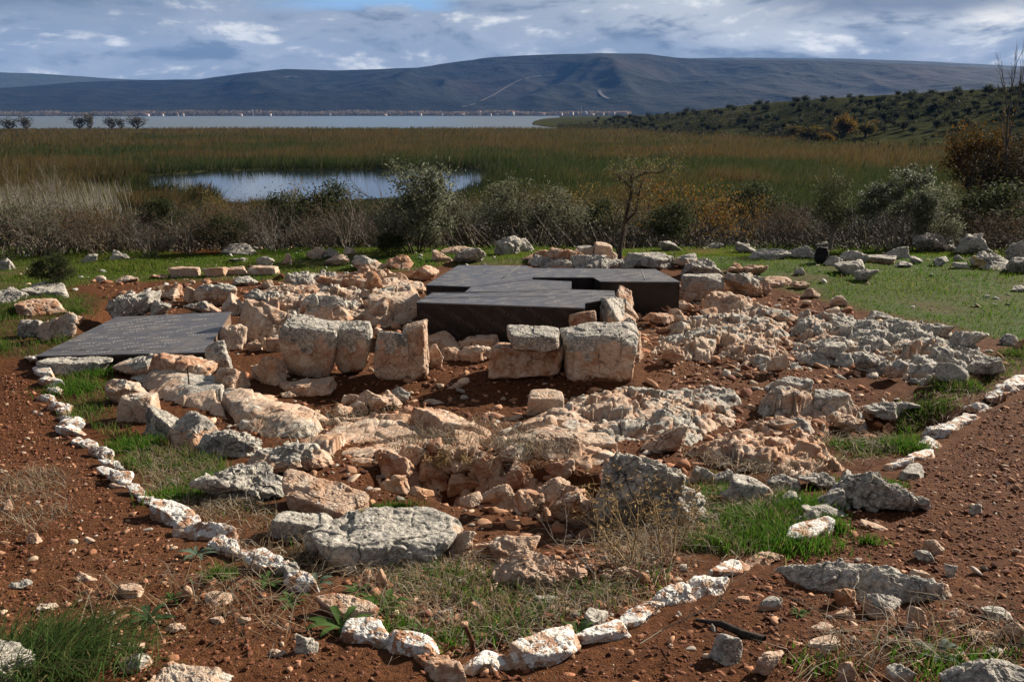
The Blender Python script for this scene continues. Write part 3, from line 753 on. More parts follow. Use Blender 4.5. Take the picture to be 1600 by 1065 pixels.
for bx, k, st, lb, dr, rz, Hm in (
 ((424,580,742,802),'t','slab','long smooth tan slab sloping down from the dark pitted rock',.5,-.55,.16),
 ((1306,1430,752,800),'g','karst','long grooved grey rock meeting the white stones at right',.5,-.45,.15),
 ((1232,1450,884,936),'g','karst','long low ridged grey rock lying on the soil at near right',.60,-.42,.095),
 ((496,722,792,890),'m','slab','great grey weathered slab with hollows and an orange underside',.9,.10,.20)):
    rock(bx, k, st, 'rock_slab', lb, 'rock', 'natural rocks of the site', dr=dr, rz=rz, Hm=Hm, bury=.55)
for b in big: rock(dr=b[4] if len(b) > 4 else .8, bx=b[0], kind=b[1], style=b[2], name={'slab': 'rock_slab', 'block': 'rock'}.get(b[2], 'boulder' if b[0][1]-b[0][0] > 60 else 'rock'), label=b[3], cat='rock', group='natural rocks of the site')
# --- cut stones in a row on the lawn
for k, (b, lb) in enumerate((((269,312,417,433),'squared tan stone at the left end of the row on the lawn'),((320,353,417,432),'second squared stone of the row on the lawn'),((355,386,417,429),'third squared stone of the row on the lawn'),((391,435,416,430),'squared stone at the right end of the row on the lawn'))):
    rock(b, 't', 'block', 'cut_stone', lb, 'cut stone', 'row of cut stones on the lawn', dr=.5, rz=0)
for b, k, lb in (((511,546,398,416),'p','pale blunt stone in the grass left of a long tan stone'),((551,603,400,423),'m','long tan stone in the grass behind the orange boulder'),((601,642,403,421),'o','low orange stone right of the long tan stone'),((640,683,417,439),'o','rough orange rubble heap at the edge of the lawn')):
    rock(b, k, 'boulder', 'rock', lb, 'rock', 'natural rocks of the site')
# --- white border stones
L = [(37,85,554,574),(56,86,569,591),(66,92,586,610),(70,98,601,619),(60,102,616,632),(83,107,629,647),(93,120,645,670),(90,138,661,686),(111,137,686,700),(141,178,699,724),(154,192,718,739),(156,184,731,751),(180,205,737,766),(195,232,760,781),(214,248,776,794),(235,306,788,828),(286,356,815,853),(326,388,842,873),(380,442,859,908),(453,496,893,944)]
def chain(rows, side, end, way):
    for i, b in enumerate(rows):
        k = b[4] if len(b) > 4 else 'w'
        border(b[:4], way, k, k=1.5 if k == 'g' else 1.0, label= '%s border stone on the %s path edge, %s from the %s end' % (KD[k], side, ORD[i], end))
L = [(37,70,553,572),(62,86,560,580),(56,86,574,594),(66,92,588,610),(72,98,603,619),(60,90,616,630),(83,107,627,646),(86,112,634,650),(93,120,645,664),(98,128,654,676),(91,137,664,686),(113,137,686,699),(128,156,690,706),(141,178,699,722),(154,192,717,738),(157,184,731,749),(180,205,737,764),(195,232,760,779),(214,248,774,792),(235,306,787,826),(286,356,813,852),(326,388,842,870),(352,400,852,878),(380,442,858,902),(440,470,885,915,'g'),(453,496,893,938)]
chain(L, 'left', 'far', 1)
for b, k, w, lb in (((505,586,930,980),'o',1,'rust-orange border stone where the left path edge turns'),((540,623,970,1016),'w',1,'white jagged border stone right after the rust-orange one'),((600,682,990,1034),'w',1,'half-white border stone left of the rusty stake'),((640,740,1022,1066),'o',1,'long tan border stone at the bottom of the photo'),((716,806,1016,1056),'w',-1,'white-topped border stone right of the long tan one at the bottom'),((796,910,990,1046),'w',-1,'white-flecked orange border stone right of the rusty stake')): border(b, w, k, lb)
Rn = [(896,974,974,1011),(916,945,955,988,'g'),(950,1042,944,984),(1011,1072,918,952),(1066,1138,900,937),(1105,1168,874,907),(1163,1222,866,884,'o'),(1227,1295,815,860),(1240,1284,800,832,'g'),(1264,1302,792,824,'g'),(1274,1340,770,806,'g'),(1330,1370,755,775,'g'),(1386,1427,715,737),(1416,1444,732,750,'g'),(1423,1457,704,722),(1419,1467,687,709),(1447,1488,662,692),(1470,1500,660,680,'p'),(1484,1510,652,672),(1497,1530,644,662),(1514,1546,626,649),(1531,1573,609,637),(1552,1590,600,622),(1564,1612,587,613)]
chain(Rn, 'right', 'near', -1)
# --- loose stones on the red soil
zone([(184,231,1020,1052,'m'),(196,235,999,1020,'t'),(240,350,1042,1085,'p','slab','long pinkish flat stone at the bottom edge in the left foreground'),(262,289,972,990,'t'),(283,302,913,940,'t'),(319,360,925,944,'t','slab'),(371,393,962,978,'p'),(464,496,990,1025,'g'),(120,149,893,913,'t'),(185,221,910,934,'t','slab'),
      (20,48,905,920,'g'),(131,150,838,848,'p'),(170,200,750,762,'t','slab'),(40,62,832,850,'t'),(165,187,1000,1016,'g'),(420,446,1015,1028,'t'),(255,275,1030,1046,'t'),(330,352,960,975,'t'),(0,20,780,800,'t'),(60,86,940,955,'p')],
     'lying on the red soil at left', 'loose stones on the red soil')
zone([(1112,1158,990,1038,'g'),(1177,1224,1016,1058,'t'),(1302,1333,1030,1066,'t'),(1385,1424,1036,1070,'m'),(1185,1219,928,956,'m'),(1417,1443,942,978,'p'),(1349,1406,925,968,'m'),(1302,1334,915,946,'o'),(1300,1332,947,969,'p'),(1267,1300,973,986,'t','slab'),(1510,1550,980,1002,'o'),(1564,1600,966,1006,'t'),(1530,1576,943,966,'g'),(1452,1480,908,936,'t'),(1421,1446,888,910,'p'),(1445,1472,842,865,'t'),(1430,1456,858,878,'g'),(1475,1496,880,900,'g'),(1514,1533,783,804,'g'),(1260,1310,995,1014,'t','slab'),(1480,1506,950,966,'o'),(1345,1380,812,826,'t','slab'),(1540,1570,1008,1024,'g'),(1380,1402,995,1006,'t'),(1415,1432,968,985,'p'),(1150,1170,930,944,'t'),(1225,1255,1000,1012,'o')],
     'lying on the red soil at right', 'loose stones on the red soil')
zone([(524,552,633,652,'t'),(562,590,608,640,'p'),(578,606,618,645,'t'),(596,625,612,640,'t'),(612,640,604,628,'g'),(624,656,634,652,'o'),(536,560,615,634,'t'),(548,575,626,646,'t'),(664,690,622,632,'p'),(700,722,598,608,'t'),(440,462,612,622,'p'),(755,790,640,656,'t')],
     'heaped on dark soil below the blocks', 'small stones on the pit floor')
zone([(728,760,912,930,'o'),(752,776,910,932,'o'),(724,756,932,962,'o'),(768,790,900,918,'t'),(832,872,924,950,'g'),(855,888,945,963,'o'),(676,705,950,972,'w'),(588,606,890,926,'t'),(640,660,900,914,'t'),(960,990,885,902,'o'),(985,1015,888,915,'o'),(1070,1096,905,915,'p'),(720,745,880,898,'o'),(1110,1130,800,812,'p'),(540,562,880,900,'t')],
     'in dry weeds of the near hollow', 'small stones in the near hollow')
zone([(174,200,393,409,'g'),(131,152,396,410,'g'),(-4,20,405,422,'g'),(358,385,403,412,'g'),(403,430,401,420,'g'),(441,456,396,412,'t'),(481,507,386,405,'p'),(505,528,386,402,'g'),(538,556,385,398,'p'),(150,170,430,440,'p'),(185,215,432,442,'p'),(60,80,440,450,'p'),(238,262,428,436,'o'),(366,400,433,447,'g'),(405,428,437,452,'p'),(100,128,494,506,'o')],
     'in the grass at left', 'stones scattered in the left grass')
zone([(1002,1030,372,386,'g'),(1030,1062,376,392,'g'),(1058,1085,366,382,'g'),(1084,1100,370,380,'g'),(1100,1128,378,388,'g'),(1185,1210,362,374,'g'),(1240,1262,366,376,'g'),(1275,1300,377,388,'g'),(1420,1440,400,412,'g'),(1455,1480,402,416,'g'),(1490,1504,398,408,'g'),(1487,1510,410,420,'g'),(1240,1256,418,430,'g'),(1580,1604,447,456,'g'),(1360,1392,486,500,'g'),(1236,1262,440,452,'t'),(1400,1424,410,418,'g'),(1560,1590,522,540,'g'),(1588,1606,528,545,'o'),(1256,1280,452,466,'t')],
     'in the grass at right', 'stones scattered in the right grass')
zone([(1010,1050,494,510,'o'),(1092,1120,488,504,'t'),(1180,1218,486,502,'m'),(1214,1246,494,508,'m'),(1290,1326,506,526,'m'),(1334,1378,504,528,'g'),(1388,1428,508,532,'g'),(1432,1480,514,538,'g'),(1486,1540,528,555,'g','karst'),(1034,1066,550,572,'t'),(1198,1228,560,586,'p'),(1276,1318,545,566,'g','karst'),(1336,1370,560,584,'g'),(1386,1418,572,598,'m'),(1464,1508,574,604,'g'),(1514,1560,566,594,'g','karst'),(1205,1262,598,636,'g','slab'),(1268,1322,618,650,'g','slab'),(1304,1346,658,686,'t'),(1350,1398,640,664,'g'),(1404,1432,634,648,'g'),(1194,1236,662,688,'t'),(1134,1176,678,706,'t'),(1236,1276,700,730,'o')],
     'in the shattered bedrock at right', 'broken rocks of the right outcrop', name='outcrop_rock', cat='rock', zoff=.07)

zone([(590,640,722,762,'o'),(628,668,706,740,'t'),(652,700,738,776,'o'),(690,730,716,752,'t'),(700,748,752,790,'o'),(738,786,726,764,'o'),(752,800,770,806,'t'),(790,836,742,782,'o'),(806,850,786,820,'o'),(838,890,760,800,'t'),(596,636,760,788,'t'),(640,676,776,800,'o'),(720,752,790,812,'t'),(868,910,786,824,'o'),(776,810,714,738,'t'),(852,896,734,764,'o'),(664,690,700,722,'o')],
     'on the broken face of the near hollow', 'rubble on the face of the near hollow', name='rock', cat='rock', zoff=.10)

# --- bedrock outcrops: fractured pavements
def outcrop(pts, H, cell, kind, label, seed, aniso=1.0, rot=0.0, rough=1.0, res=.013, crack=1.0, sink=.06):
    P = polyw(pts); lo, hi = P.min(0)-.05, P.max(0)+.05; g = rs(seed)
    xs = np.arange(lo[0], hi[0], res); ys = np.arange(lo[1], hi[1], res*1.4); X, Y = np.meshgrid(xs, ys); x = X.ravel(); y = Y.ravel()
    sd = pdist(np.stack([x, y], 1), P)+.12*n2(x, y, 2.2, 3, seed)+.05*n2(x, y, 9, 2, seed+1)
    wx = x+.13*cell*n2(x, y, 1.3/cell, 3, seed+2); wy = y+.13*cell*n2(x, y, 1.3/cell, 3, seed+3)
    c, s = math.cos(rot), math.sin(rot); u = (wx*c+wy*s)/(cell*aniso); v = (-wx*s+wy*c)/cell
    iu = np.floor(u).astype(np.int64); iv = np.floor(v).astype(np.int64); z0 = np.zeros_like(iu)
    best = np.full(len(u), 9.); sec = np.full(len(u), 9.); idu = iu.copy(); idv = iv.copy(); cu = u*0; cv = v*0
    for a in (-1, 0, 1):
        for b in (-1, 0, 1):
            ju = iu+a; jv = iv+b; qu = ju+.5+.9*(_h(ju, jv, z0, seed)-.5); qv = jv+.5+.9*(_h(ju, jv, z0, seed+1)-.5)
            d = np.hypot(u-qu, v-qv); m = d < best; sec = np.where(m, best, np.minimum(sec, d))
            best = np.where(m, d, best); idu = np.where(m, ju, idu); idv = np.where(m, jv, idv); cu = np.where(m, qu, cu); cv = np.where(m, qv, cv)
    h1 = _h(idu, idv, z0, seed+2); t1 = _h(idu, idv, z0, seed+3)-.5; t2 = _h(idu, idv, z0, seed+4)-.5; big = _h(idu//2, idv//2, z0, seed+9)
    env = sstep(-.02, .30, sd)*.55+.45*sstep(.0, .8, sd); env = env*(.72+.35*n2(x, y, .9, 3, seed+5))
    ck = (1-sstep(.01, .13, sec-best))*crack*(_h(idu*3+idv, idv, z0, seed+16) > .25)
    w3 = np.stack([wx/(cell*.42)+.3, wy/(cell*.42), x*0+.5], 1); f1, f2, h3, c3 = voro3(w3, seed+20); e3 = sstep(0, .09, f2-f1)
    small = ((h3-.5)*.9+.5*(w3[:, 0]-c3[:, 0])*(h3-.5)+.35*(w3[:, 1]-c3[:, 1])*(h3*7 % 1-.5))*e3-.35*(1-sstep(0, .10, f2-f1))*(h3*13 % 1 > .45)
    h = H*env+cell*rough*(.50*(h1-.5)+.34*(big-.5)+.62*t1*(u-cu)+.62*t2*(v-cv))*sstep(0, .2, sd)-cell*.5*ck*(.35+.65*_h(idu, idv, z0, seed+6))*sstep(-.02, .12, sd)+cell*.25*min(rough, 1.1)*small*sstep(0, .15, sd)
    h += .022*rough*fbm(np.stack([x*7, y*7, x*0+seed], 1), 4, seed+7)+.008*ridge(np.stack([x*22, y*22, x*0], 1), 3, seed+8)
    h += -.35*sstep(.10, -.16, sd)-sink*0
    z = T(x, y)-.03+h
    q3 = np.stack([x*7, y*7, z*7+seed], 1); px_ = x+(.024*min(rough, 1))*fbm(q3, 3, seed+40); py_ = y+(.024*min(rough, 1))*fbm(q3+9, 3, seed+41); z = z+.02*min(rough, 1)*fbm(q3*2.2, 3, seed+42)
    Zg = z.reshape(len(ys), len(xs)); gy, gx = np.gradient(Zg, res*1.4, res); steep = 1/(1+.6*(gx**2+gy**2).ravel())
    keep = (sd > -.14)
    nx = len(xs); i = (np.arange(len(ys)-1)[:, None]*nx+np.arange(nx-1)[None]).ravel(); Q = np.stack([i, i+1, i+nx+1, i+nx], 1); Q = Q[keep[Q].all(1)]
    use = np.zeros(len(x), bool); use[Q] = True; mp = np.cumsum(use)-1
    nz = n2(x, y, 1.2, 3, seed+11)
    if kind == 'g': G = .8+.5*nz; St = np.full(len(x), .3)
    elif kind == 'tg': G = .42+.9*nz; St = .5+.6*nz
    elif kind == 'tp': G = .36+.75*nz; St = .30+.6*n2(x, y, .7, 2, seed+12)+.3*nz
    elif kind == 'g2': G = .62+.8*nz; St = .35+.5*nz
    elif kind == 'br': G = .05+.35*nz; St = .8+.5*nz
    elif kind == 'o2': G = .0+.3*nz; St = .65+.6*nz
    elif kind == 'o': G = .0+.3*nz; St = .9+.5*nz
    else: G = .16+.5*nz; St = .42+.7*nz
    G = G+.35*(h1-.5)+.45*(h3-.5)*min(rough, 1)-.3*ck; St = St+.5*ck+.6*(h3*5 % 1-.5)*min(rough, 1)
    low = np.clip(1-sstep(-.6, .25, (h-H*env)/(cell*.5)), 0, 1); so = np.clip(1.0*ck*sstep(.05,.25,sd)+.5*low*min(rough, 1)+.3*(1-sstep(-.05, .08, sd))+{'o': .2, 'br': .42}.get(kind, 0)+.3*nz*(rough > .6), 0, 1)
    so = so*(.25+.75*steep); C = np.clip(np.stack([G, G*0, St, 1-so], 1), 0, 1)
    o = mk('rock_outcrop', np.stack([px_, py_, z], 1)[use], quads=mp[Q], mat=M['rock'], C=C[use], smooth=rough < .7)
    return tag(o, label, 'rock outcrop', 'bedrock outcrops')
OUT = [
 ([(1000,552),(1020,525),(1065,502),(1120,482),(1190,478),(1240,495),(1250,560),(1215,590),(1120,572),(1060,565)], .22,.20,'tp','broken tan bedrock between the corner wall and the dark soil strip',1,1.3,.4,1.1),
 ([(1232,492),(1290,500),(1360,505),(1420,502),(1500,522),(1575,572),(1560,585),(1500,604),(1440,610),(1380,590),(1300,574),(1220,590)], .22,.21,'g2','grey shattered bedrock running out to the right below the lawn',2,1.2,-.5,1.2),
 ([(1165,645),(1195,603),(1235,590),(1300,622),(1370,626),(1432,637),(1425,655),(1370,668),(1310,692),(1250,680),(1200,668)], .34,.30,'tg','grey-backed bedrock ridge below the dark soil strip at right',3,1.5,-.35,1.1),
 ([(862,652),(885,620),(960,606),(1040,612),(1110,606),(1165,620),(1178,655),(1120,692),(1060,704),(1000,692),(960,702),(900,692)], .20,.20,'tp','pinkish bedrock pavement cracked into small blocks',4,1.2,.3,.9),
 ([(740,700),(800,668),(830,648),(940,642),(965,700),(1030,722),(980,745),(880,735),(790,728)], .20,.55,'tp','smooth tan bedrock in the middle of the pit',5,1.6,.2,.5),
 ([(1055,704),(1180,655),(1250,682),(1310,702),(1325,738),(1240,752),(1150,738),(1080,724)], .22,.17,'o','crumbly orange-brown bedrock above the green grass',6,1.4,-.5,1.1),
 ([(450,700),(500,655),(560,648),(690,652),(780,676),(760,706),(700,716),(640,722),(600,734),(520,724)], .22,.7,'o2','wide smooth orange-tan bedrock left of the pit centre',7,1.6,.1,.25),
 ([(185,592),(240,570),(330,588),(400,610),(500,644),(540,660),(500,690),(420,690),(350,664),(290,640),(230,622)], .24,.8,'tp','long smooth tan bedrock running down from the flat cover',8,1.6,-.45,.25),
 ([(392,545),(400,475),(440,440),(520,432),(610,432),(672,450),(660,505),(560,515),(450,545)], .24,.30,'tp','tan broken rock mass between the flat cover and the big cover',12,1.2,.3,1.1),
 ([(575,740),(620,700),(690,690),(780,705),(890,740),(915,790),(890,830),(790,815),(700,790),(630,775)], .16,.11,'br','rough dark-brown broken rock face over the near hollow',9,1.1,.4,1.7),
 ([(1000,745),(1060,715),(1130,730),(1090,760),(1040,770)], .12,.2,'tg','low grey bedrock beside the tall outcrop',10,1.2,.1,1.0),
 ([(800,405),(850,398),(960,404),(1040,404),(1075,412),(1040,420),(940,420),(830,418)], .12,.3,'tg','low rocky ledge along the back of the big cover',11,1.6,0,.9),
]
for q in OUT: outcrop(*q[:5], q[5], aniso=q[6], rot=q[7], rough=q[8])
# ------------------------------------------------------------------ loose gravel (uncountable)
def in_px(pts, n, seed, dens=None):
    """n random ground points in a surveyed polygon"""
    P = polyw(pts); g = rs(seed); lo, hi = P.min(0), P.max(0); out = []
    while sum(len(a) for a in out) < n:
        q = g.uniform(lo, hi, (n*2, 2)); q = q[inpoly(q, P)]
        out.append(q)
    q = np.concatenate(out)[:n]; return q
def stones_mesh(P2, size, colr, seed, flat=.7, lvl=1):
    g = rs(seed); n = len(P2); base_V, Fc = ico(lvl); K = len(base_V); nv = 40
    var = []
    for j in range(nv):
        N = g.normal(size=(7, 3)); N /= np.linalg.norm(N, axis=1, keepdims=True); t = np.maximum(base_V@N.T, .05)/g.uniform(.5, 1, 7)
        var.append(base_V*np.minimum(1/t.max(1), 1.6)[:, None])
    var = np.array(var); z = T(P2[:, 0], P2[:, 1]); r = np.hypot(P2[:, 0], P2[:, 1])
    z = z+(.020*n2(P2[:, 0], P2[:, 1], 5, 4, 41)+.014*ridge(np.stack([P2[:, 0]*13, P2[:, 1]*13, P2[:, 0]*0], 1), 2, 42))*(1-sstep(14, 30, r))
    sc = np.stack([g.uniform(.7, 1.5, n), g.uniform(.7, 1.2, n), g.uniform(.35, .9, n)*flat*1.3], 1)*size[:, None]*.34
    an = g.uniform(0, 6.28, n); V = var[g.randint(0, nv, n)]*sc[:, None, :]
    c, s = np.cos(an)[:, None], np.sin(an)[:, None]; tx = g.normal(size=(n, 1))*.25
    x = V[:, :, 0]*c-V[:, :, 1]*s; y = V[:, :, 0]*s+V[:, :, 1]*c; zz = V[:, :, 2]+x*tx
    V = np.stack([x+P2[:, :1], y+P2[:, 1:2], zz+(z+sc[:, 2]*.15)[:, None]], 2).reshape(-1, 3)
    Fa = ((np.arange(n)*K)[:, None, None]+Fc[None]).reshape(-1, 3)
    return V, Fa, np.repeat(colr, K, 0)
def build_gravel():
    g = rs(77); Ps = []; Sz = []; Cc = []
    def add(poly, n, smin, smax, pw, seed, cols):
        q = in_px(poly, n, seed); s = smin*(smax/smin)**(rs(seed+1).uniform(0, 1, n)**pw)
        k = rs(seed+2).choice(len(cols), n, p=[c[1] for c in cols]); c = np.array([cc[0] for cc in cols])[k]*rs(seed+3).uniform(.7, 1.3, (n, 1))
        Ps.append(q); Sz.append(s); Cc.append(c)
    mixc = [((.33,.18,.105),.34),((.42,.31,.22),.12),((.28,.125,.065),.28),((.30,.26,.22),.10),((.13,.05,.03),.16)]
    crumb = [((.105,.037,.018),.55),((.16,.064,.032),.25),((.06,.022,.012),.2)]
    left = [(-700,760),(-300,580),(-160,590),(40,585),(110,690),(170,760),(280,850),(420,930),(520,990),(600,1040),(620,1100),(-800,1100)]
    right = [(620,1100),(660,1040),(800,1045),(960,1010),(1100,945),(1230,880),(1300,800),(1430,730),(1560,640),(1640,600),(1900,590),(2400,760),(2500,1100)]
    add(left, 8000, .010, .075, 5.0, 1, mixc); add(right, 10500, .010, .075, 5.0, 11, mixc)
    add(left, 38000, .009, .042, 2.4, 21, crumb); add(right, 46000, .009, .042, 2.4, 31, crumb)
    pit = [(400,640),(520,600),(700,570),(1000,600),(1080,540),(1320,600),(1440,640),(1300,700),(1000,800),(900,870),(760,860),(560,780),(400,720),(300,660)]
    add(pit, 3600, .015, .16, 3.0, 41, mixc); add(pit, 5000, .015, .06, 2, 51, crumb)
    near = [(520,880),(760,860),(1000,860),(1100,880),(1000,960),(860,1000),(700,1030),(600,1000)]
    add(near, 2500, .012, .08, 2.2, 61, mixc); add(near, 2000, .012, .05, 2, 65, crumb)
    mid = [(130,440),(560,430),(690,430),(690,540),(600,600),(380,600),(180,500)]
    add(mid, 1300, .03, .24, 2.4, 71, mixc)
    mid2 = [(990,470),(1110,430),(1260,470),(1580,560),(1560,600),(1300,590),(1080,600),(990,560)]
    add(mid2, 2200, .03, .22, 2.4, 81, mixc)
    lawnp = [(0,400),(1600,385),(1600,520),(1130,425),(700,420),(0,470)]
    add(lawnp, 900, .03, .20, 2.4, 91, [((.34,.33,.31),.7),((.40,.28,.19),.3)])
    P = np.concatenate(Ps); S = np.concatenate(Sz); C = np.concatenate(Cc)
    V, Fa, Cv = stones_mesh(P, S, C, 5)
    o = mk('gravel', V, tris=Fa, mat=M['pebble'], C=Cv); tag(o, 'loose gravel and red crumbs strewn over the soil', 'gravel', kind='stuff')
build_gravel()

# ------------------------------------------------------------------ grass and dry weeds (uncountable)
def zt(P2): return np.column_stack([P2, T(P2[:, 0], P2[:, 1])-.005])
class Acc:
    def __init__(s): s.V = []; s.t = []; s.q = []; s.C = []; s.n = 0
    def add(s, V, t=None, q=None, C=None):
        s.V.append(V); s.C.append(C)
        if t is not None: s.t.append(np.asarray(t)+s.n)
        if q is not None: s.q.append(np.asarray(q)+s.n)
        s.n += len(V)
    def mk(s, name, mat, parent=None):
        return mk(name, np.concatenate(s.V), tris=np.concatenate(s.t) if s.t else None, quads=np.concatenate(s.q) if s.q else None, mat=mat, C=np.concatenate(s.C), parent=parent)
def build_grass():
    A = Acc(); g = rs(9)
    # short lawn behind
    for k, P in enumerate(LAWN):
        lo, hi = P.min(0)-.3, P.max(0)+.3; n = (130000, 190000, 18000)[k]
        q = g.uniform(lo, hi, (n*2, 2)); w = lawn(q[:, 0], q[:, 1]); sp = n2(q[:, 0], q[:, 1], 1.1, 3, 21)
        q = q[(g.uniform(size=len(q)) < w*(1-.8*sstep(.02, .35, sp))) & (np.hypot(q[:, 0], q[:, 1]) < 30)]
        q = q[:n]; t = sstep(-.4, .5, n2(q[:, 0], q[:, 1], .7, 3, 51))[:, None]
        c = np.array([.052, .118, .010])*t+np.array([.092, .128, .018])*(1-t)
        dry = g.uniform(size=len(q)) < .10; c[dry] = (.17, .13, .06)
        tall = .05+.055*sstep(.1, .5, n2(q[:, 0], q[:, 1], .5, 2, 61))
        V, t_, q_, C = blades(zt(q), tall, .013, g.uniform(0, 6.28, len(q)), .5, c, 3+k)
        A.add(V, t_, q_, C)
    # grass among the stones of the excavation
    for k, P in enumerate(GREENS):
        lo, hi = P.min(0)-.2, P.max(0)+.2; area = (hi-lo).prod(); n = int(min(26000, 5200*area)); q = g.uniform(lo, hi, (n*2, 2))
        w = greens(q[:, 0], q[:, 1]); cl = n2(q[:, 0], q[:, 1], 1.8, 3, 71+k)
        q = q[g.uniform(size=len(q)) < w*(.12+.88*sstep(-.05, .30, cl))*(.4 if k == 1 else .2 if k == 4 else 1)][:n]; cl = n2(q[:, 0], q[:, 1], 1.8, 3, 71+k)
        c = np.where(g.uniform(size=(len(q), 1)) < (.5 if k in (1, 4) else .72), np.array([[.058, .115, .013]]), np.array([[.17, .135, .07]]))
        V, t_, q_, C = blades(zt(q), (.05 if k == 4 else .07)+.05*sstep(0, .4, cl), .0075, g.uniform(0, 6.28, len(q)), .6, c, 13+k)
        A.add(V, t_, q_, C)
    # lush clumps
    for px, py, n, r, h in ((1215,845,2200,.28,.085),(1180,815,1500,.27,.075),(1250,795,1200,.22,.085),(1140,780,900,.25,.07),(1410,703,1200,.16,.10),(1330,700,700,.2,.08),(215,700,900,.25,.09),(120,610,900,.3,.09),(150,585,500,.2,.08),(620,800,500,.16,.06),(640,806,260,.1,.05),(330,752,400,.2,.08),(770,985,260,.16,.07),(840,965,200,.14,.06),(660,905,300,.18,.06),(590,955,180,.10,.07),(705,1005,180,.12,.06),(930,930,160,.12,.06),(620,985,160,.1,.06),(1300,830,260,.09,.09),(1280,1040,160,.14,.045),(1520,1052,700,.26,.055),(1390,762,300,.1,.06),(1320,757,250,.1,.06),(1364,848,140,.07,.05),(280,780,600,.2,.08),(345,905,160,.08,.07)):
        f = W(px, py); q = f[:2]+g.normal(size=(n, 2))*r*.5
        c = np.where(g.uniform(size=(n, 1)) < .85, np.array([[.055, .13, .012]]), np.array([[.15, .13, .05]]))
        V, t_, q_, C = blades(zt(q), h*1.15, .007, g.uniform(0, 6.28, n), .6, c, int(px)); A.add(V, t_, q_, C)
    o = A.mk('grass', M['grass']); tag(o, 'short green grass on the lawn and between the stones', 'grass', kind='stuff')
build_grass()
def build_drygrass():
    A = Acc(); g = rs(19)
    def strands(q, h, wd, c, seed, lean=1.0, z0=0):
        P = zt(q); P[:, 2] += z0
        V, t_, q_, C = blades(P, h, wd, g.uniform(0, 6.28, len(q)), lean, c, seed, jit=.4); A.add(V, t_, q_, C)
    brown = np.array([.165, .115, .065]); grey = np.array([.20, .17, .13])
    for pts, n, h, wd, z0 in (
        ([(200,690),(300,700),(420,790),(520,860),(520,930),(440,900),(330,830),(230,760)], 3000, .10, .005, 0),
        ([(540,890),(720,870),(900,930),(1040,890),(1100,880),(960,950),(820,1000),(700,1020),(600,1000)], 5200, .10, .004, 0),
        ([(600,720),(740,670),(860,690),(900,740),(800,770),(680,740)], 1500, .11, .005, .1),
        ([(900,790),(1080,800),(1060,900),(930,900)], 2600, .14, .004, 0),
        ([(1050,720),(1240,730),(1300,690),(1400,690),(1380,730),(1200,760)], 1300, .10, .006, .05),
        ([(1060,790),(1230,770),(1160,880),(1060,860)], 1500, .11, .005, 0),
        ([(0,740),(120,740),(110,830),(0,850)], 900, .10, .004, 0),
        ([(380,660),(560,670),(680,680),(640,740),(420,720)], 350, .10, .006, .1),
        ([(480,640),(620,640),(660,660),(520,670)], 350, .12, .007, 0),
        ([(1280,1000),(1600,960),(1600,1060),(1250,1060)], 450, .16, .004, 0),
        ([(60,940),(420,880),(520,930),(480,1000),(100,1060)], 550, .14, .004, 0),
        ([(1370,640),(1560,590),(1560,640),(1400,690)], 600, .10, .007, 0)):
        q = in_px(pts, n, int(h*1000)+n); k = n2(q[:, 0], q[:, 1], 3, 2, 5); q = q[g.uniform(size=len(q)) < .25+.75*sstep(-.15, .25, k)]
        c = np.where(g.uniform(size=(len(q), 1)) < .6, brown, grey); strands(q, h, wd, c, n, 1.7, z0)
    o = A.mk('dry_grass', M['twig']); tag(o, 'dead brown weeds and dry stalks in the pit', 'dry grass', kind='stuff')
build_drygrass()

# ------------------------------------------------------------------ plants
def grow(g, p, d, L, r, lev, S, tips, nch=(5, 5, 4), ang=.7, wig=.18, up=.08, shrink=.55, taper=.45):
    n = 4 if lev < 2 else 3; st = L/n; pts = [(p.copy(), r)]
    for i in range(n):
        d = d+g.normal(size=3)*wig+np.array([0, 0, up]); d /= np.linalg.norm(d); q = p+d*st; r2 = r*(1-(1-taper)*(i+1)/n)
        S.append(np.concatenate([p, q, [r*(1-(1-taper)*i/n), r2]])); p = q; pts.append((p.copy(), r2))
    tips.append((p.copy(), d.copy(), lev))
    if lev < len(nch):
        for j in range(nch[lev]):
            k = g.uniform(.35, 1.0); i = min(int(k*n), n-1); b = pts[i][0]+(pts[i+1][0]-pts[i][0])*(k*n-i if k < 1 else 1)
            a = g.normal(size=3); a -= a@d*d; a /= np.linalg.norm(a); nd = d*math.cos(ang)+a*math.sin(ang)*g.uniform(.7, 1.2); nd /= np.linalg.norm(nd)
            grow(g, b, nd, L*shrink*g.uniform(.7, 1.2), pts[i][1]*.6, lev+1, S, tips, nch, ang, wig, up, shrink, taper)
def woodmesh(name, S, c, parent=None, k=3, seed=0):
    V, Q = tubes(S, k); g = rs(seed); C = np.repeat(np.asarray(c)*g.uniform(.7, 1.3, (len(S), 1)), 2*k, 0)
    return mk(name, V, quads=Q, mat=M['twig'], C=C, parent=parent)
def leafmesh(name, P, L, Wd, cols, parent=None, seed=0, mat='leaf', flat=0.):
    g = rs(seed); V, Q = leafquads(P, L*g.uniform(.6, 1.3, len(P)), Wd, g, flat)
    c = np.array([a for a, b in cols])[g.choice(len(cols), len(P), p=[b for a, b in cols])]*g.uniform(.65, 1.35, (len(P), 1))
    return mk(name, V, quads=Q, mat=M[mat], C=np.repeat(c, 4, 0), parent=parent)
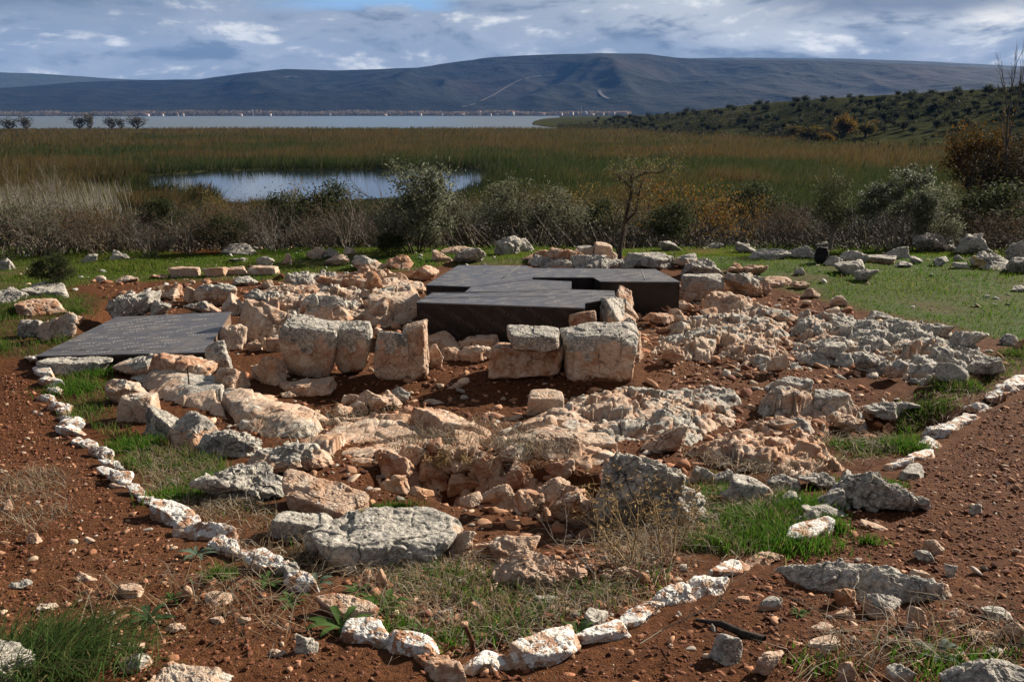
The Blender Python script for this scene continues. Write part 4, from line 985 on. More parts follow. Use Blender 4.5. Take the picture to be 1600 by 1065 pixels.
def crown_pts(g, n, rx, ry, rz, zc, clumps, cs, hollow=.5):
    d = g.normal(size=(clumps, 3)); d /= np.linalg.norm(d, axis=1, keepdims=True); d *= g.uniform(hollow, 1, (clumps, 1))
    d[:, 2] = np.where(d[:, 2] < -.6, d[:, 2]*.5, d[:, 2])
    s = g.uniform(.6, 1.4, clumps); k = g.choice(clumps, n, p=s/s.sum()); q = d[k]+g.normal(size=(n, 3))*cs*s[k][:, None]
    return q*np.array([rx, ry, rz])+np.array([0, 0, zc])
OLIVE = [((.085,.094,.055),.5),((.13,.14,.09),.3),((.21,.22,.165),.2)]
DARKG = [((.026,.034,.014),.6),((.045,.055,.020),.4)]
GREYG = [((.11,.115,.072),.5),((.16,.16,.11),.3),((.075,.08,.045),.2)]
GOLD = [((.15,.085,.018),.4),((.10,.072,.024),.3),((.07,.055,.024),.2),((.14,.05,.016),.1)]
RUST = [((.075,.052,.034),.6),((.11,.06,.03),.2),((.055,.05,.028),.2)]
BARE = (.125, .104, .086); BROWN = (.08, .060, .046)
def fit(o, w, h, dpx=None):
    """scale a unit plant (about 1 wide, 1 high)"""
    o.scale = (w, w*.85, h)
def proto_bush(name, seed, stems, leaves, L, Wd, cols, wood, nch=(5, 5), shape='dome', mat='leaf', sr=.012, cs=.16, clumps=34, ang=.6, leafpart='foliage'):
    g = rs(seed); root = empty(name, (0, 0, 0)); S = []; tips = []
    for k in range(stems):
        a = g.uniform(0, 6.28); t = g.uniform(.1, .85); d = np.array([math.cos(a)*t, math.sin(a)*t, 1]); d /= np.linalg.norm(d)
        grow(g, np.array([math.cos(a)*.06, math.sin(a)*.06, -.03]), d, g.uniform(.55, .85), sr*g.uniform(.6, 1.2), 0, S, tips, nch, ang, .16, .03, .5)
    woodmesh('branches', S, wood, root, 3, seed)
    if leaves:
        if shape == 'twig':
            tp = np.array([t[0] for t in tips]); P = tp[g.randint(0, len(tp), leaves)]+g.normal(size=(leaves, 3))*.05
        else: P = crown_pts(g, leaves, .46, .46, .44, .55, clumps, cs)
        P[:, 2] = np.abs(P[:, 2])
        leafmesh(leafpart, P, L, Wd, cols, root, seed, mat)
    return root
PB = {
 'olive1': lambda: proto_bush('olive_shrub', 1, 9, 7000, .055, .018, OLIVE, BROWN, (4, 4)),
 'olive2': lambda: proto_bush('olive_shrub', 2, 9, 5200, .055, .018, GREYG, BROWN, (5, 4), cs=.2),
 'dark1': lambda: proto_bush('evergreen_shrub', 3, 7, 6500, .045, .026, DARKG, BROWN, (3, 3), cs=.15),
 'dark2': lambda: proto_bush('evergreen_shrub', 4, 7, 5200, .05, .026, [((.03,.04,.016),.5),((.055,.062,.028),.5)], BROWN, (4, 3), cs=.2),
 'bare1': lambda: proto_bush('bare_shrub', 5, 16, 900, .03, .018, RUST, BARE, (6, 5), 'twig', sr=.010),
 'bare2': lambda: proto_bush('bare_shrub', 6, 15, 1800, .028, .018, RUST, BROWN, (6, 6), 'twig', sr=.009),
 'bare3': lambda: proto_bush('bare_shrub', 7, 18, 500, .025, .016, RUST, (.14,.125,.11), (6, 5), 'twig', sr=.009, ang=.5),
 'gold1': lambda: proto_bush('autumn_shrub', 8, 12, 1500, .042, .03, GOLD, BROWN, (5, 5), 'twig', sr=.010),
 'gold2': lambda: proto_bush('autumn_shrub', 9, 12, 2200, .038, .028, [((.12,.095,.035),.5),((.17,.11,.03),.3),((.08,.075,.03),.2)], BROWN, (5, 5), 'twig', sr=.010),
}
_pb = {}
BUSHG = 'shrubs between the lawn and the marsh'
def bush(kind, px, py_base, py_top, w_px, dist=None, label=None, cat='shrub', rz=None, group=BUSHG):
    """stands at the ground point; when the foot is hidden its distance is given instead"""
    if dist is None: f = W(px, py_base)
    else:
        d = ray(px, 177); d = d/np.hypot(d[0], d[1]); x, y = d[0]*dist, d[1]*dist; f = np.array([x, y, float(T(x, y)[0])])
    dp = depth(f); top = onz(px, py_top, 0); e = ray(px, py_top); t = math.hypot(f[0], f[1])/math.hypot(e[0], e[1]); ztop = CAMZ+e[2]*t
    h = max(ztop-f[2], .25); w = w_px*dp/F
    if kind not in _pb: o = _pb[kind] = PB[kind]()
    else: o = copytree(_pb[kind])
    o.location = f.tolist(); o.scale = (w, w*.9, h/1.04); o.rotation_euler = (0, 0, random.Random(px*7+py_top).uniform(0, 6.28) if rz is None else rz)
    tag(o, label, cat, group); return o
BUSH = [
 ('olive1',650,395,246,135,None,'tall grey-green shrub in front of the pond, highest of the thicket'),
 ('dark1',233,None,310,78,27,'bright dark-green shrub standing out of the brown thicket at left'),
 ('dark2',505,None,286,110,26,'dark shrub left of the tall grey-green shrub'),
 ('dark1',612,401,362,50,None,'small dark round shrub at the edge of the lawn'),
 ('olive2',790,None,280,120,26,'grey-green shrub right of the tall shrub by the pond'),
 ('olive2',870,None,292,110,25,'loose grey shrub between the grey-green shrub and the bare tree'),
 ('dark2',1178,362,286,105,None,'dark broad shrub at the back of the right lawn'),
 ('gold1',1085,None,282,110,27,'shrub with golden yellow leaves right of the bare tree'),
 ('gold2',905,None,290,90,29,'yellowish shrub left of the bare tree'),
 ('gold1',1030,None,268,80,30,'golden shrub just behind the bare tree'),
 ('gold1',1150,None,285,70,31,'orange-leaved shrub behind the dark broad shrub'),
 ('dark2',1050,None,315,90,24,'dull green shrub right behind the bare tree trunk'),
 ('bare2',1240,None,318,90,25,'bare dark shrub left of the round olive tree'),
 ('bare2',1120,360,335,90,None,'low brown shrub at the back edge of the lawn'),
 ('bare1',960,372,320,80,None,'brown twiggy shrub at the back of the lawn by the bare tree'),
 ('bare1',60,400,300,130,None,'brown twiggy shrub at the far left of the thicket'),
 ('bare2',150,398,318,110,None,'red-brown twiggy shrub in the thicket at left'),
 ('bare3',30,None,255,90,30,'tall pale bare shrub with leafless sticks at the left edge'),
 ('bare1',300,396,320,100,None,'twiggy brown shrub right of the dark-green shrub'),
 ('bare2',370,394,308,110,None,'brown shrub with bare twigs in the middle of the left thicket'),
 ('bare3',430,392,315,90,None,'grey bare shrub above the grey rock of the thicket'),
 ('bare1',545,390,300,100,None,'bare brown shrub left of the tall grey-green shrub'),
 ('bare3',580,388,320,70,None,'grey bare shrub touching the tall grey-green shrub'),
 ('bare1',720,375,305,90,None,'bare shrub above the dark rock mass'),
 ('bare2',840,372,322,100,None,'low brown shrub behind the jagged rocks'),
 ('gold2',330,None,300,70,28,'yellowing shrub with the pond behind its top'),
 ('gold2',450,None,296,90,30,'yellow-green shrub below the middle of the pond'),
 ('gold1',110,None,322,70,26,'rusty yellow shrub in the left thicket'),
 ('olive2',700,None,305,80,28,'grey shrub right below the pond end'),
 ('olive2',760,375,318,70,None,'small grey shrub by the rocks behind the cover'),
 ('olive1',1480,None,285,85,23,'loose olive shrub right of the olive trees'),
 ('dark2',1560,None,288,150,26,'dark shrub mass at the right edge'),
 ('bare3',1490,392,352,70,None,'pale spiky shrub under the loose olive shrub'),
 ('bare2',1560,388,330,110,None,'dark twiggy shrub above the rocks at the right edge'),
 ('bare1',1650,392,300,140,None,'bare shrub beyond the right edge'),
 ('olive2',675,393,345,44,None,'grey spiky tuft right of the small dark round shrub'),
 ('bare3',235,400,335,80,None,'thin grey stems in front of the dark-green shrub'),
 ('dark2',430,None,300,90,29,'dull dark shrub under the left half of the pond'),
 ('dark1',560,None,318,80,25,'dark low shrub touching the left side of the tall grey-green shrub'),
 ('dark2',350,395,335,80,None,'dark green shrub low in the left thicket above the cut stones'),
 ('olive2',20,None,318,90,25,'grey-brown shrub low at the far left edge'),
 ('dark2',940,None,310,80,27,'dark shrub left of the bare tree trunk'),
 ('bare1',490,390,335,80,None,'low bare shrub at the edge of the lawn by the white stones'),
]
for b in BUSH: bush(b[0], b[1], b[2], b[3], b[4], b[5], b[6])
# scrub bush on its rock at left
o = bush('dark1', 82, 452, 398, 74, None, 'dark scrub bush growing on a low grey rock at left', group=None)

# thicket filling the slope between the shrubs
def build_thicket():
    A = Acc(); g = rs(31); n = 56000
    az = g.uniform(-.60, .62, n); u = g.uniform(0, 1, n); r = 1/(1/21.5+(1/80-1/21.5)*u**.8); x = np.sin(az)*r; y = np.cos(az)*r
    P = np.column_stack([x, y, T(x, y)-.05]); k = n2(x, y, .25, 3, 6); hgt = (.28+.5*sstep(-.3, .4, k)+.5*sstep(30, 45, r))*g.uniform(.4, 1.1, n)*(1+.012*r)
    hgt *= 1-.55*sstep(.15, .25, az)*(r < 30)
    tip = P+g.normal(size=(n, 3))*np.array([.75, .75, .1])*hgt[:, None]; tip[:, 2] = P[:, 2]+hgt
    t = g.choice(5, n, p=(.30, .28, .16, .12, .14)); c = np.array([(.078,.060,.048),(.052,.042,.028),(.15,.132,.11),(.085,.062,.024),(.032,.038,.016)])[t]
    V, tr, C = spikes(P, tip, .018+.0007*r, c, 3); A.add(V, tr, None, C)
    m = 70000; j = g.randint(0, n, m); f = g.uniform(.3, 1.0, m)[:, None]; Q = P[j]*(1-f)+tip[j]*f+g.normal(size=(m, 3))*.07
    V, q = leafquads(Q, .055+.001*r[j], .024+.0005*r[j], g); A.add(V, None, q, np.repeat(c[j]*g.uniform(.6, 1.3, (m, 1)), 4, 0))
    tag(A.mk('undergrowth', M['twig']), 'tangled brown undergrowth filling the slope above the marsh', 'undergrowth', kind='stuff')
build_thicket()

# ---- trees on the lawn
def tree_at(px, py): return W(px, py)
def build_near_trees():
    # bare thorny tree behind the cover
    f = W(968, 415); dp = depth(f); s = dp/F; g = rs(3); root = empty('thorn_tree', f); S = []; tips = []
    pts = [(968,418,9),(968,385,8),(974,350,7),(980,320,6),(984,300,5),(981,280,2.5)]
    def line(pts):
        q = [np.array([(a-968)*s, (i*.03)*0, (415-b)*s/cP]) for i, (a, b, r) in enumerate(pts)]
        for i in range(len(q)-1): S.append(np.concatenate([q[i], q[i+1], [pts[i][2]*s*.45, pts[i+1][2]*s*.45]]))
        return q
    q = line(pts); q2 = line([(972,352,5),(990,335,4),(994,310,3.5),(998,292,2)]); q3 = line([(966,398,4),(958,380,3),(957,350,2.4),(962,330,1.5)])
    q4 = line([(984,285,3.5),(1005,277,3),(1026,277,2),(1040,268,1.2)]); q5 = line([(982,300,3),(970,286,2.2),(962,280,1.2)])
    woodmesh('trunk', S, (.055,.043,.034), root, 6, 1); S = []
    for b in q[2:]+q2[1:]+q4[1:]+q5[1:]+q3[2:]:
        for k in range(5):
            d = g.normal(size=3); d[2] = abs(d[2])*.5+.1; d /= np.linalg.norm(d); grow(g, b.copy(), d, g.uniform(.2, .42), .009, 1, S, tips, (0, 4, 2), .8, .2, .05, .5)
    woodmesh('branches', S, (.12,.10,.075), root, 3, 2)
    tp = np.array([t[0] for t in tips]); P = tp[g.randint(0, len(tp), 1900)]+g.normal(size=(1900, 3))*.05
    leafmesh('foliage', P, .042, .018, [((.16,.155,.075),.5),((.09,.09,.04),.3),((.18,.11,.03),.2)], root, 4)
    tag(root, 'small thorny almost leafless tree growing behind the big cover', 'tree')
    # round olive tree
    f = W(1296, 392); s = depth(f)/F; root = empty('olive_tree', f); S = []; tips = []
    def line2(pts, x0, y0):
        q = [np.array([(a-x0)*s, 0, (y0-b)*s/cP]) for a, b, r in pts]
        for i in range(len(q)-1): S.append(np.concatenate([q[i], q[i+1], [pts[i][2]*s*.6, pts[i+1][2]*s*.6]]))
        return q
    line2([(1296,394,6.5),(1297,378,5.5),(1300,360,5),(1298,330,4)], 1296, 392); line2([(1299,362,4),(1290,340,3),(1284,320,2)], 1296, 392); line2([(1300,362,4),(1312,340,3),(1314,318,2)], 1296, 392); line2([(1322,392,2.6),(1318,378,2.4),(1310,362,2)], 1296, 392)
    woodmesh('trunk', S, (.13,.11,.09), root, 6, 3); g = rs(8)
    P = crown_pts(g, 7000, 34*s, 32*s, 44*s, (392-322)*s/cP, 46, .2, .35); leafmesh('foliage', P, .05, .017, [((.030,.036,.017),.55),((.075,.085,.042),.3),((.17,.175,.10),.15)], root, 8)
    S = []
    for k in range(60):
        a = g.uniform(0, 6.28); b = np.array([math.cos(a)*22*s*g.uniform(.2, 1), math.sin(a)*22*s, (392-300)*s]); S.append(np.concatenate([b, b+g.normal(size=3)*.06+np.array([0, 0, g.uniform(.25, .5)]), [.005, .002]]))
    woodmesh('branches', S, (.12,.115,.07), root, 3, 5)
    tag(root, 'small round-headed olive tree beside the black bag', 'olive tree')
    # spreading olive trees
    f = W(1392, 392); s = depth(f)/F; root = empty('olive_tree', f); S = []
    for pts in ([(1392,396,5),(1384,378,4),(1374,352,3.4),(1366,330,2)], [(1394,396,4),(1396,375,3.4),(1396,350,3),(1402,318,2)], [(1400,394,4.5),(1407,372,4),(1406,350,3.4),(1420,312,2)], [(1406,350,3),(1430,330,2),(1440,320,1.4)]): line2(pts, 1392, 392)
    woodmesh('trunk', S, (.17,.145,.115), root, 6, 4); g = rs(18); PP = []
    for cx, cy, rx, rz, n in ((1358,318,28,26,2600),(1390,300,30,24,2800),(1424,284,24,20,2200),(1432,328,24,30,2600),(1348,338,14,20,700),(1398,328,26,18,1200)):
        P = crown_pts(g, n, rx*s, 26*s, rz*s, 0, 20, .15, .4)+np.array([(cx-1392)*s, g.normal()*.1, (392-cy)*s/cP]); PP.append(P)
    leafmesh('foliage', np.concatenate(PP), .062, .024, [((.060,.070,.040),.5),((.11,.12,.08),.3),((.24,.25,.21),.2)], root, 18, 'gloss_leaf')
    tag(root, 'wide olive tree on three thin stems with silver-lit leaves', 'olive tree')
build_near_trees()

# ------------------------------------------------------------------ reeds
def build_reeds():
    A = Acc(); g = rs(41); n = 400000
    az = g.uniform(-.62, .64, n); u = g.uniform(0, 1, n); r = 1/(1/88+(1/640-1/88)*u**.9); x = np.sin(az)*r; y = np.cos(az)*r
    P2 = np.stack([x, y], 1); z = T(x, y); d = np.full(n, -99.); nn = np.abs(y) < 230; d[nn] = ponddist(P2[nn])
    ok = (d < .3) & (z < -6.3) & (z > -7.1); P = np.column_stack([x, y, z])[ok]; r = r[ok]; d = d[ok]; n = len(P)
    lo = n2(P[:, 0], P[:, 1], .03, 3, 3); hi = n2(P[:, 0], P[:, 1], .16, 3, 4); n = len(P)
    h = (1.7+1.3*hi+.7*lo)*g.uniform(.5, 1.2, n)
    edge = sstep(-14, -1, d); h = h*(1+.25*edge); aa = np.arctan2(P[:, 0], P[:, 1]); h = h*np.where((r < np.where(aa < -.35, 140, 118)) & (aa > -.47) & (aa < -.015), .12+.5*sstep(-.09, -.015, aa)+.5*sstep(-.43, -.47, aa)+.55*sstep(.12, .3, hi+.25*lo)*sstep(-.20, -.34, aa), 1)
    tip = P.copy(); tip[:, 2] += h; tip[:, :2] += g.normal(size=(n, 2))*.6+np.array([.4, 0])
    t = sstep(-.25, .35, lo*2.3+1.1*hi+.3*g.normal(size=n)+.55*sstep(190, 480, r)-.5*edge)[:, None]
    c = (np.array([.032, .048, .012])*(1-t)+np.array([.086, .060, .022])*t)*(1-.35*edge[:, None])
    c = np.where(g.uniform(size=(n, 1)) < .10, np.array([[.09, .075, .042]]), c)
    V, tr, C = spikes(P, tip, .05+.0006*r, c, 5); A.add(V, tr, None, C)
    tag(A.mk('reeds', M['leaf']), 'wide green and rusty reed bed round the pond', 'reeds', kind='stuff')
    # pale plumes on the near shore at left
    A = Acc(); n = 13000; az = g.uniform(-.60, -.34, n); r = g.uniform(50, 118, n); k = g.normal(size=n)*.0
    x = np.sin(az)*r; y = np.cos(az)*r; z = T(x, y); cl = n2(x, y, .18, 2, 9); ok = (z > -7.2) & (cl > -.25+.9*sstep(-.47, -.36, az)); P = np.column_stack([x, y, z])[ok]; n = len(P)
    tip = P.copy(); tip[:, 2] += g.uniform(1.2, 3.0, n); tip[:, :2] += g.normal(size=(n, 2))*.3+np.array([-.5, 0])
    c = np.where(g.uniform(size=(n, 1)) < .65, np.array([[.21, .19, .16]]), np.array([[.085, .095, .03]]))
    V, tr, C = spikes(P, tip, .11, c, 6); A.add(V, tr, None, C)
    tag(A.mk('pale_reeds', M['leaf']), 'pale plumed reeds on the near shore of the pond at left', 'reeds', kind='stuff')
build_reeds()

# ------------------------------------------------------------------ small plants and things near by
def rosette(px, py, r, c, label, n=11):
    f = W(px, py); g = rs(px); V = []; Q = []; C = []; k = 0
    for j in range(n):
        a = j*2.4+g.uniform(-.3, .3); L = r*g.uniform(.7, 1.1); w = L*.22; e = g.uniform(.3, 1.0); d = np.array([math.cos(a), math.sin(a)]); s = np.array([-d[1], d[0]])
        for i, (t, ww) in enumerate(((0, .25), (.3, .8), (.65, 1), (.9, .5), (1, .06))):
            b = d*L*t*(1-.2*e*t); zz = L*e*(t-.75*t*t)+.012; V += [np.r_[b-s*w*ww/2, zz+.15*w*ww], np.r_[b, zz], np.r_[b+s*w*ww/2, zz+.15*w*ww]]
            C += [np.array(c)*g.uniform(.85, 1.15), np.array(c)*1.25, np.array(c)*g.uniform(.85, 1.15)]
            if i: o = k+3*i; Q += [(o-3, o-2, o+1, o), (o-2, o-1, o+2, o+1)]
        k += 15
    o = mk('leafy_rosette', np.array(V), quads=Q, mat=M['leaf'], C=np.array(C), smooth=True); o.location = f.tolist()
    tag(o, label, 'plant', 'leafy rosettes')
gr = (.06,.105,.028); bl = (.10,.14,.10)
for a in ((534,985,.17,gr,'large green leaf rosette in front of the rust-orange border stone'),(604,955,.15,gr,'leaf rosette in the weeds right of the rust-orange border stone'),(232,972,.13,(.04,.075,.03),'dark green rosette on the soil in the left foreground'),(308,870,.12,bl,'grey-green rosette on the path side of the left border stones'),(455,944,.10,gr,'small rosette between the left border stones and the path'),(496,918,.12,bl,'blue-green rosette right of the last left border stone'),(1464,1026,.12,(.13,.16,.13),'silvery rosette on the soil at near right'),(420,915,.11,gr,'leaf rosette beside the lowest left border stones'),(690,900,.10,gr,'rosette under the great slab'),(560,930,.10,gr,'rosette just behind the rust-orange border stone'),(650,1000,.10,gr,'rosette left of the rusty stake'),(905,990,.09,gr,'rosette between the border stones at the bottom'),(270,940,.07,gr,'tiny rosette on the red soil at left'),(1247,963,.06,gr,'tiny rosette on the red soil at right')): rosette(*a)
def grass_tuft():
    f = W(70, 1045); g = rs(4); n = 1500; q = f[:2]+g.normal(size=(n, 2))*np.array([.16, .14]); a = g.normal(size=n)*.9+.15
    c = np.where(g.uniform(size=(n, 1)) < .8, np.array([[.075, .13, .035]]), np.array([[.16, .14, .06]]))
    V, t_, q_, C = blades(zt(q)-np.array([f[0], f[1], f[2]]), .20, .006, a, .95, c, 4)
    o = mk('grass_tuft', V, tris=t_, quads=q_, mat=M['grass'], C=C); o.location = f.tolist(); tag(o, 'long green grass tuft beside the near left boulder', 'grass tuft')
grass_tuft()
def thistle(px, py, h, label, seed, n=4):
    f = W(px, py); g = rs(seed); root = empty('dead_thistle', f); S = []; tips = []
    for k in range(n):
        a = g.uniform(0, 6.28); d = np.array([math.cos(a)*.35, math.sin(a)*.35, 1]); d /= np.linalg.norm(d)
        grow(g, np.array([g.normal()*.05, g.normal()*.05, -.02]), d, h*g.uniform(.6, .9), .0055, 0, S, tips, (5, 4), .65, .13, .03, .5)
    woodmesh('stems', S, (.24,.175,.095), root, 4, seed); tp = np.array([t[0] for t in tips]); H = []
    for i, p in enumerate(tp):
        H = []
        for j in range(6):
            d = g.normal(size=3); d[2] = abs(d[2])*.4; d /= np.linalg.norm(d); H.append(np.concatenate([p, p+d*g.uniform(.015, .032), [.0028, .0006]]))
        woodmesh('seed_head', np.array(H), (.26,.17,.075), root, 3, seed+i)
    tag(root, label, 'dead thistle', 'dead thistles')
thistle(985, 885, .50, 'dead thistle in front of the tall grey outcrop, left of its pair', 3); thistle(1040, 880, .48, 'dead thistle in front of the tall grey outcrop, right of its pair', 4)
thistle(700, 740, .26, 'dry bushy weed on the bedrock above the near hollow', 6, 6)
def dry_branch(px, py, L, ang, label, seed, c=(.24,.20,.15), rad=.006):
    f = W(px, py); g = rs(seed); S = []; tips = []; d = np.array([math.cos(ang), math.sin(ang), .18]); d /= np.linalg.norm(d)
    grow(g, np.array([0, 0, .02]), d, L, rad, 0, S, tips, (5, 3), .6, .22, -.03, .5)
    o = woodmesh('dry_branch', S, c, None, 4, seed); o.location = f.tolist(); tag(o, label, 'dry branch', 'dry twigs and branches')
dry_branch(1395,1046,.42,.5,'forked dead branch on the soil at near right beside the corner boulder',1)
dry_branch(180,1050,.75,.7,'long thin dead stalk leaning over the red soil at near left',2,(.26,.20,.12),.004)
dry_branch(930,930,.5,1.9,'grey curling dead vine in the hollow left of the thistles',3,(.22,.2,.17)); dry_branch(905,905,.55,1.2,'grey dead vine climbing beside the cracked flat rock',4,(.22,.2,.17))
dry_branch(360,915,.45,-.6,'dead twigs lying by the left border stones',5,(.17,.12,.08)); dry_branch(1000,1012,.5,.4,'pale dead stalk lying by the bottom border stones',6,(.30,.25,.18),.004)
dry_branch(1190,925,.35,-1.0,'thin twig on the soil right of the white border stones',7,(.14,.11,.09),.004)
def rod(name, pts, rads, mat, label, cat, k=8):
    S = [np.concatenate([pts[i], pts[i+1], [rads[i], rads[i+1]]]) for i in range(len(pts)-1)]; V, Q = tubes(S, k)
    o = mk(name, V, quads=Q, mat=mat, smooth=True); return tag(o, label, cat) if label else o
M['rust'] = mat_plain('rusty_iron', (.085,.036,.018), .85, .3, .3, .5, 60, .6); M['char'] = mat_plain('charred_wood', (.035,.028,.023), .9, .2, 0, .5, 40, .8); M['darkiron'] = mat_plain('dark_iron', (.03,.022,.018), .7, .3)
f = W(741, 1022); s = depth(f)/F; root = empty('rusty_stake', f)
o = rod('shaft', [np.array([0, 0, -.05]), np.array([-3*s, 0, 24*s]), np.array([-14*s, 0, 50*s/cP])], [4.2*s, 4.0*s, 3.6*s], M['rust'], None, None); o.parent = root
V, Fc = ico(3); o = mk('head', V*np.array([6.5, 6, 3.5])*s*(1+.12*vnoise(V*3)[:, None]), tris=Fc, mat=M['rock'], C=np.tile([.2, 0, .6], (len(V), 1)), smooth=True); o.location = (-15*s, 0, 52*s/cP); o.parent = root
tag(root, 'rusty iron stake with a stony lump on its top', 'stake')
a, b = W(1087, 974), W(1194, 1006); up = np.array([0, 0, .02]); m_ = (a+b)/2+np.array([.01, .03, .03])
rod('charred_stick', [a+up, a*.6+b*.4+np.array([0, .02, .025]), a*.3+b*.7+up, b+up], [.007, .016, .017, .019], M['char'], 'blackened stick lying on the red soil below the white stones', 'stick')
for px, py, h, lb in ((297,618,.22,'thin dark iron peg standing on the smooth bedrock at left'),(1053,412,.14,'thin dark peg standing beside the bare tree')):
    f = W(px, py); rod('iron_peg', [f-np.array([0, 0, .1]), f+np.array([0, 0, h+.1])], [.009, .008], M['darkiron'], lb, 'peg')
# black bag on the lawn
def build_bag():
    f = W(1283, 411); s = depth(f)/F; root = empty('black_bag', f, -.3); M['bag'] = mat_plain('black_fabric', (.012,.012,.013), .85, .2, 0, .4, 60, .3); M['bagtrim'] = mat_plain('grey_fabric', (.17,.17,.18), .8, .2)
    def soft(name, w, d, h, loc, mat, e=3.2):
        V, Fc = ico(4); q = np.sign(V)*np.abs(V)**(2/e); q = q/np.max(np.abs(q), 0)*np.array([w/2, d/2, h/2]); q[:, 0] *= 1-.12*(q[:, 2]/h+.5); q = q+.02*w*fbm(V*2.2, 3, 4)[:, None]
        o = mk(name, q, tris=Fc, mat=mat, smooth=True); o.location = loc; o.parent = root
    w = 23*s; h = 24*s; soft('body', w, w*.6, h, (0, 0, h*.5), M['bag']); soft('front_pocket', w*.75, w*.25, h*.5, (0, -w*.32, h*.32), M['bag']); soft('side_pocket', w*.22, w*.4, h*.35, (w*.48, 0, h*.25), M['bagtrim']); soft('lid', w*.8, w*.55, h*.16, (0, 0, h*.97), M['bag'])
    P = [np.array([math.sin(t)*w*.16, 0, h*1.02+math.cos(t)*w*.14]) for t in np.linspace(-1.6, 1.6, 9)]; o = rod('handle', P, [w*.03]*9, M['bag'], None, None, 6); o.parent = root
    P = [np.array([w*.25, w*.32+math.sin(t)*w*.14, h*.5-math.cos(t)*h*.38]) for t in np.linspace(0, 3.1, 9)]; o = rod('strap', P, [w*.04]*9, M['bag'], None, None, 6); o.parent = root
    tag(root, 'black backpack standing on the lawn under the round olive tree', 'backpack')
build_bag()
# ------------------------------------------------------------------ distance: far shore, hill trees, mountains
MX = np.array([-2500,-300,0,60,150,250,330,400,460,540,600,660,700,760,800,860,930,1000,1040,1100,1150,1250,1350,1450,1560,1650,1900,2600,4000], float)
MY = np.array([150,144,141,138,131,128,127,118,112,114,112,110,104,96,93,91,89,90,95,99,99,100,103,107,113,117,122,135,150], float)
MAZ = np.arctan((MX-CX)/F)
def hills(name, MAZ, MY, r0, r1, r2, seed, matname, nA, nR, rough, label, zf=-9):
    az = np.linspace(-1.15, 1.15, nA); r = np.concatenate([np.linspace(r0, r1, nR), np.linspace(r1, r2, nR//3)[1:]])
    A, Rr = np.meshgrid(az, r); a = A.ravel(); q = Rr.ravel(); x = np.sin(a)*q; y = np.cos(a)*q
    crest = CAMZ+(177-np.interp(a, MAZ, MY))/F*r1*np.cos(a)*.985; u = np.clip((q-r0)/(r1-r0), 0, 1)
    prof = .10*u+.9*u**1.35*(1-.0*u); sp = ridge(np.stack([x/900, y/1600, x*0+seed], 1), 4, seed)
    z = zf+(crest-zf)*np.where(q <= r1, prof, 1-.5*((q-r1)/(r2-r1))**2)
    z += rough*(crest-zf)*(sp*.20)*np.sin(np.pi*np.clip(u, 0, 1))**.8*np.where(q <= r1, 1, 0)+(crest-zf)*.012*fbm(np.stack([x/120, y/120, x*0], 1), 4, seed+1)*(u > .02)
    z = np.minimum(z, CAMZ+(177-np.interp(a, MAZ, MY))/F*np.cos(a)*q*np.where(q < r1, .985*(.80+.20*u), .985))
    n = len(az); i = (np.arange(len(r)-1)[:, None]*n+np.arange(n-1)[None]).ravel(); Q = np.stack([i, i+1, i+n+1, i+n], 1)
    o = mk(name, np.stack([x, y, z], 1), quads=Q, mat=M[matname], smooth=True); tag(o, label, 'hills', kind='structure'); return (x, y, z)
def mat_hills(name, a, b, c, fld=.35):
    t = NT(name, .95, .05); p = t.pos(); m = t.n('ShaderNodeMapping'); m.inputs['Scale'].default_value = (.001, .001, .002); t.l(p, m.inputs[0]); v = m.outputs[0]
    n1 = t.noise(1.1, 6, .62, v); n2_ = t.noise(9, 6, .65, v); n3 = t.noise(60, 3, .6, v)
    k = t.mix(t.rng(n2_, .4, .62), a, b); k = t.mix(t.rng(n1, .5, .68, 0, .8), k, c); k = t.mix(t.rng(n3, .45, .7, 0, .6), k, tuple(v_*.5 for v_ in a))
    z = t.n('ShaderNodeSeparateXYZ'); t.l(p, z.inputs[0]); lowland = t.rng(z.outputs[2], 10, 75, 1, 0)
    fl = t.voro(26, v, out='Color'); fs = t.sep(fl); fields = t.mix(t.rng(fs[0], .5, .95), (.006, .008, .006), (.026, .022, .017)); k = t.mix(t.math('MULTIPLY', lowland, fld), k, fields)
    t.col(k); t.nrm(t.bump(n2_, .8, 30)); return t.m
M['hills'] = mat_hills('hill_forest', (.004,.006,.005), (.014,.015,.011), (.024,.015,.011)); M['hills2'] = mat_hills('far_hill', (.03,.036,.026), (.045,.046,.03), (.06,.05,.03))
HX = hills('hills', MAZ, MY, 3560, 5200, 6400, 7, 'hills', 620, 110, 1.9, 'long dark wooded mountain beyond the lake')
M2X = np.array([-3000,-200,0,100,200,300,420,600,800,1000,1050,1120,1200,1300,1420,1560,1700,4000], float); M2Y = np.array([110,112,116,119,126,130,128,128,125,110,97,95.5,96,97,101,108,114,140], float)
hills('distant_hills', np.arctan((M2X-CX)/F), M2Y, 6300, 8000, 8800, 9, 'hills2', 300, 40, .5, 'faint blue hills far behind the mountain')
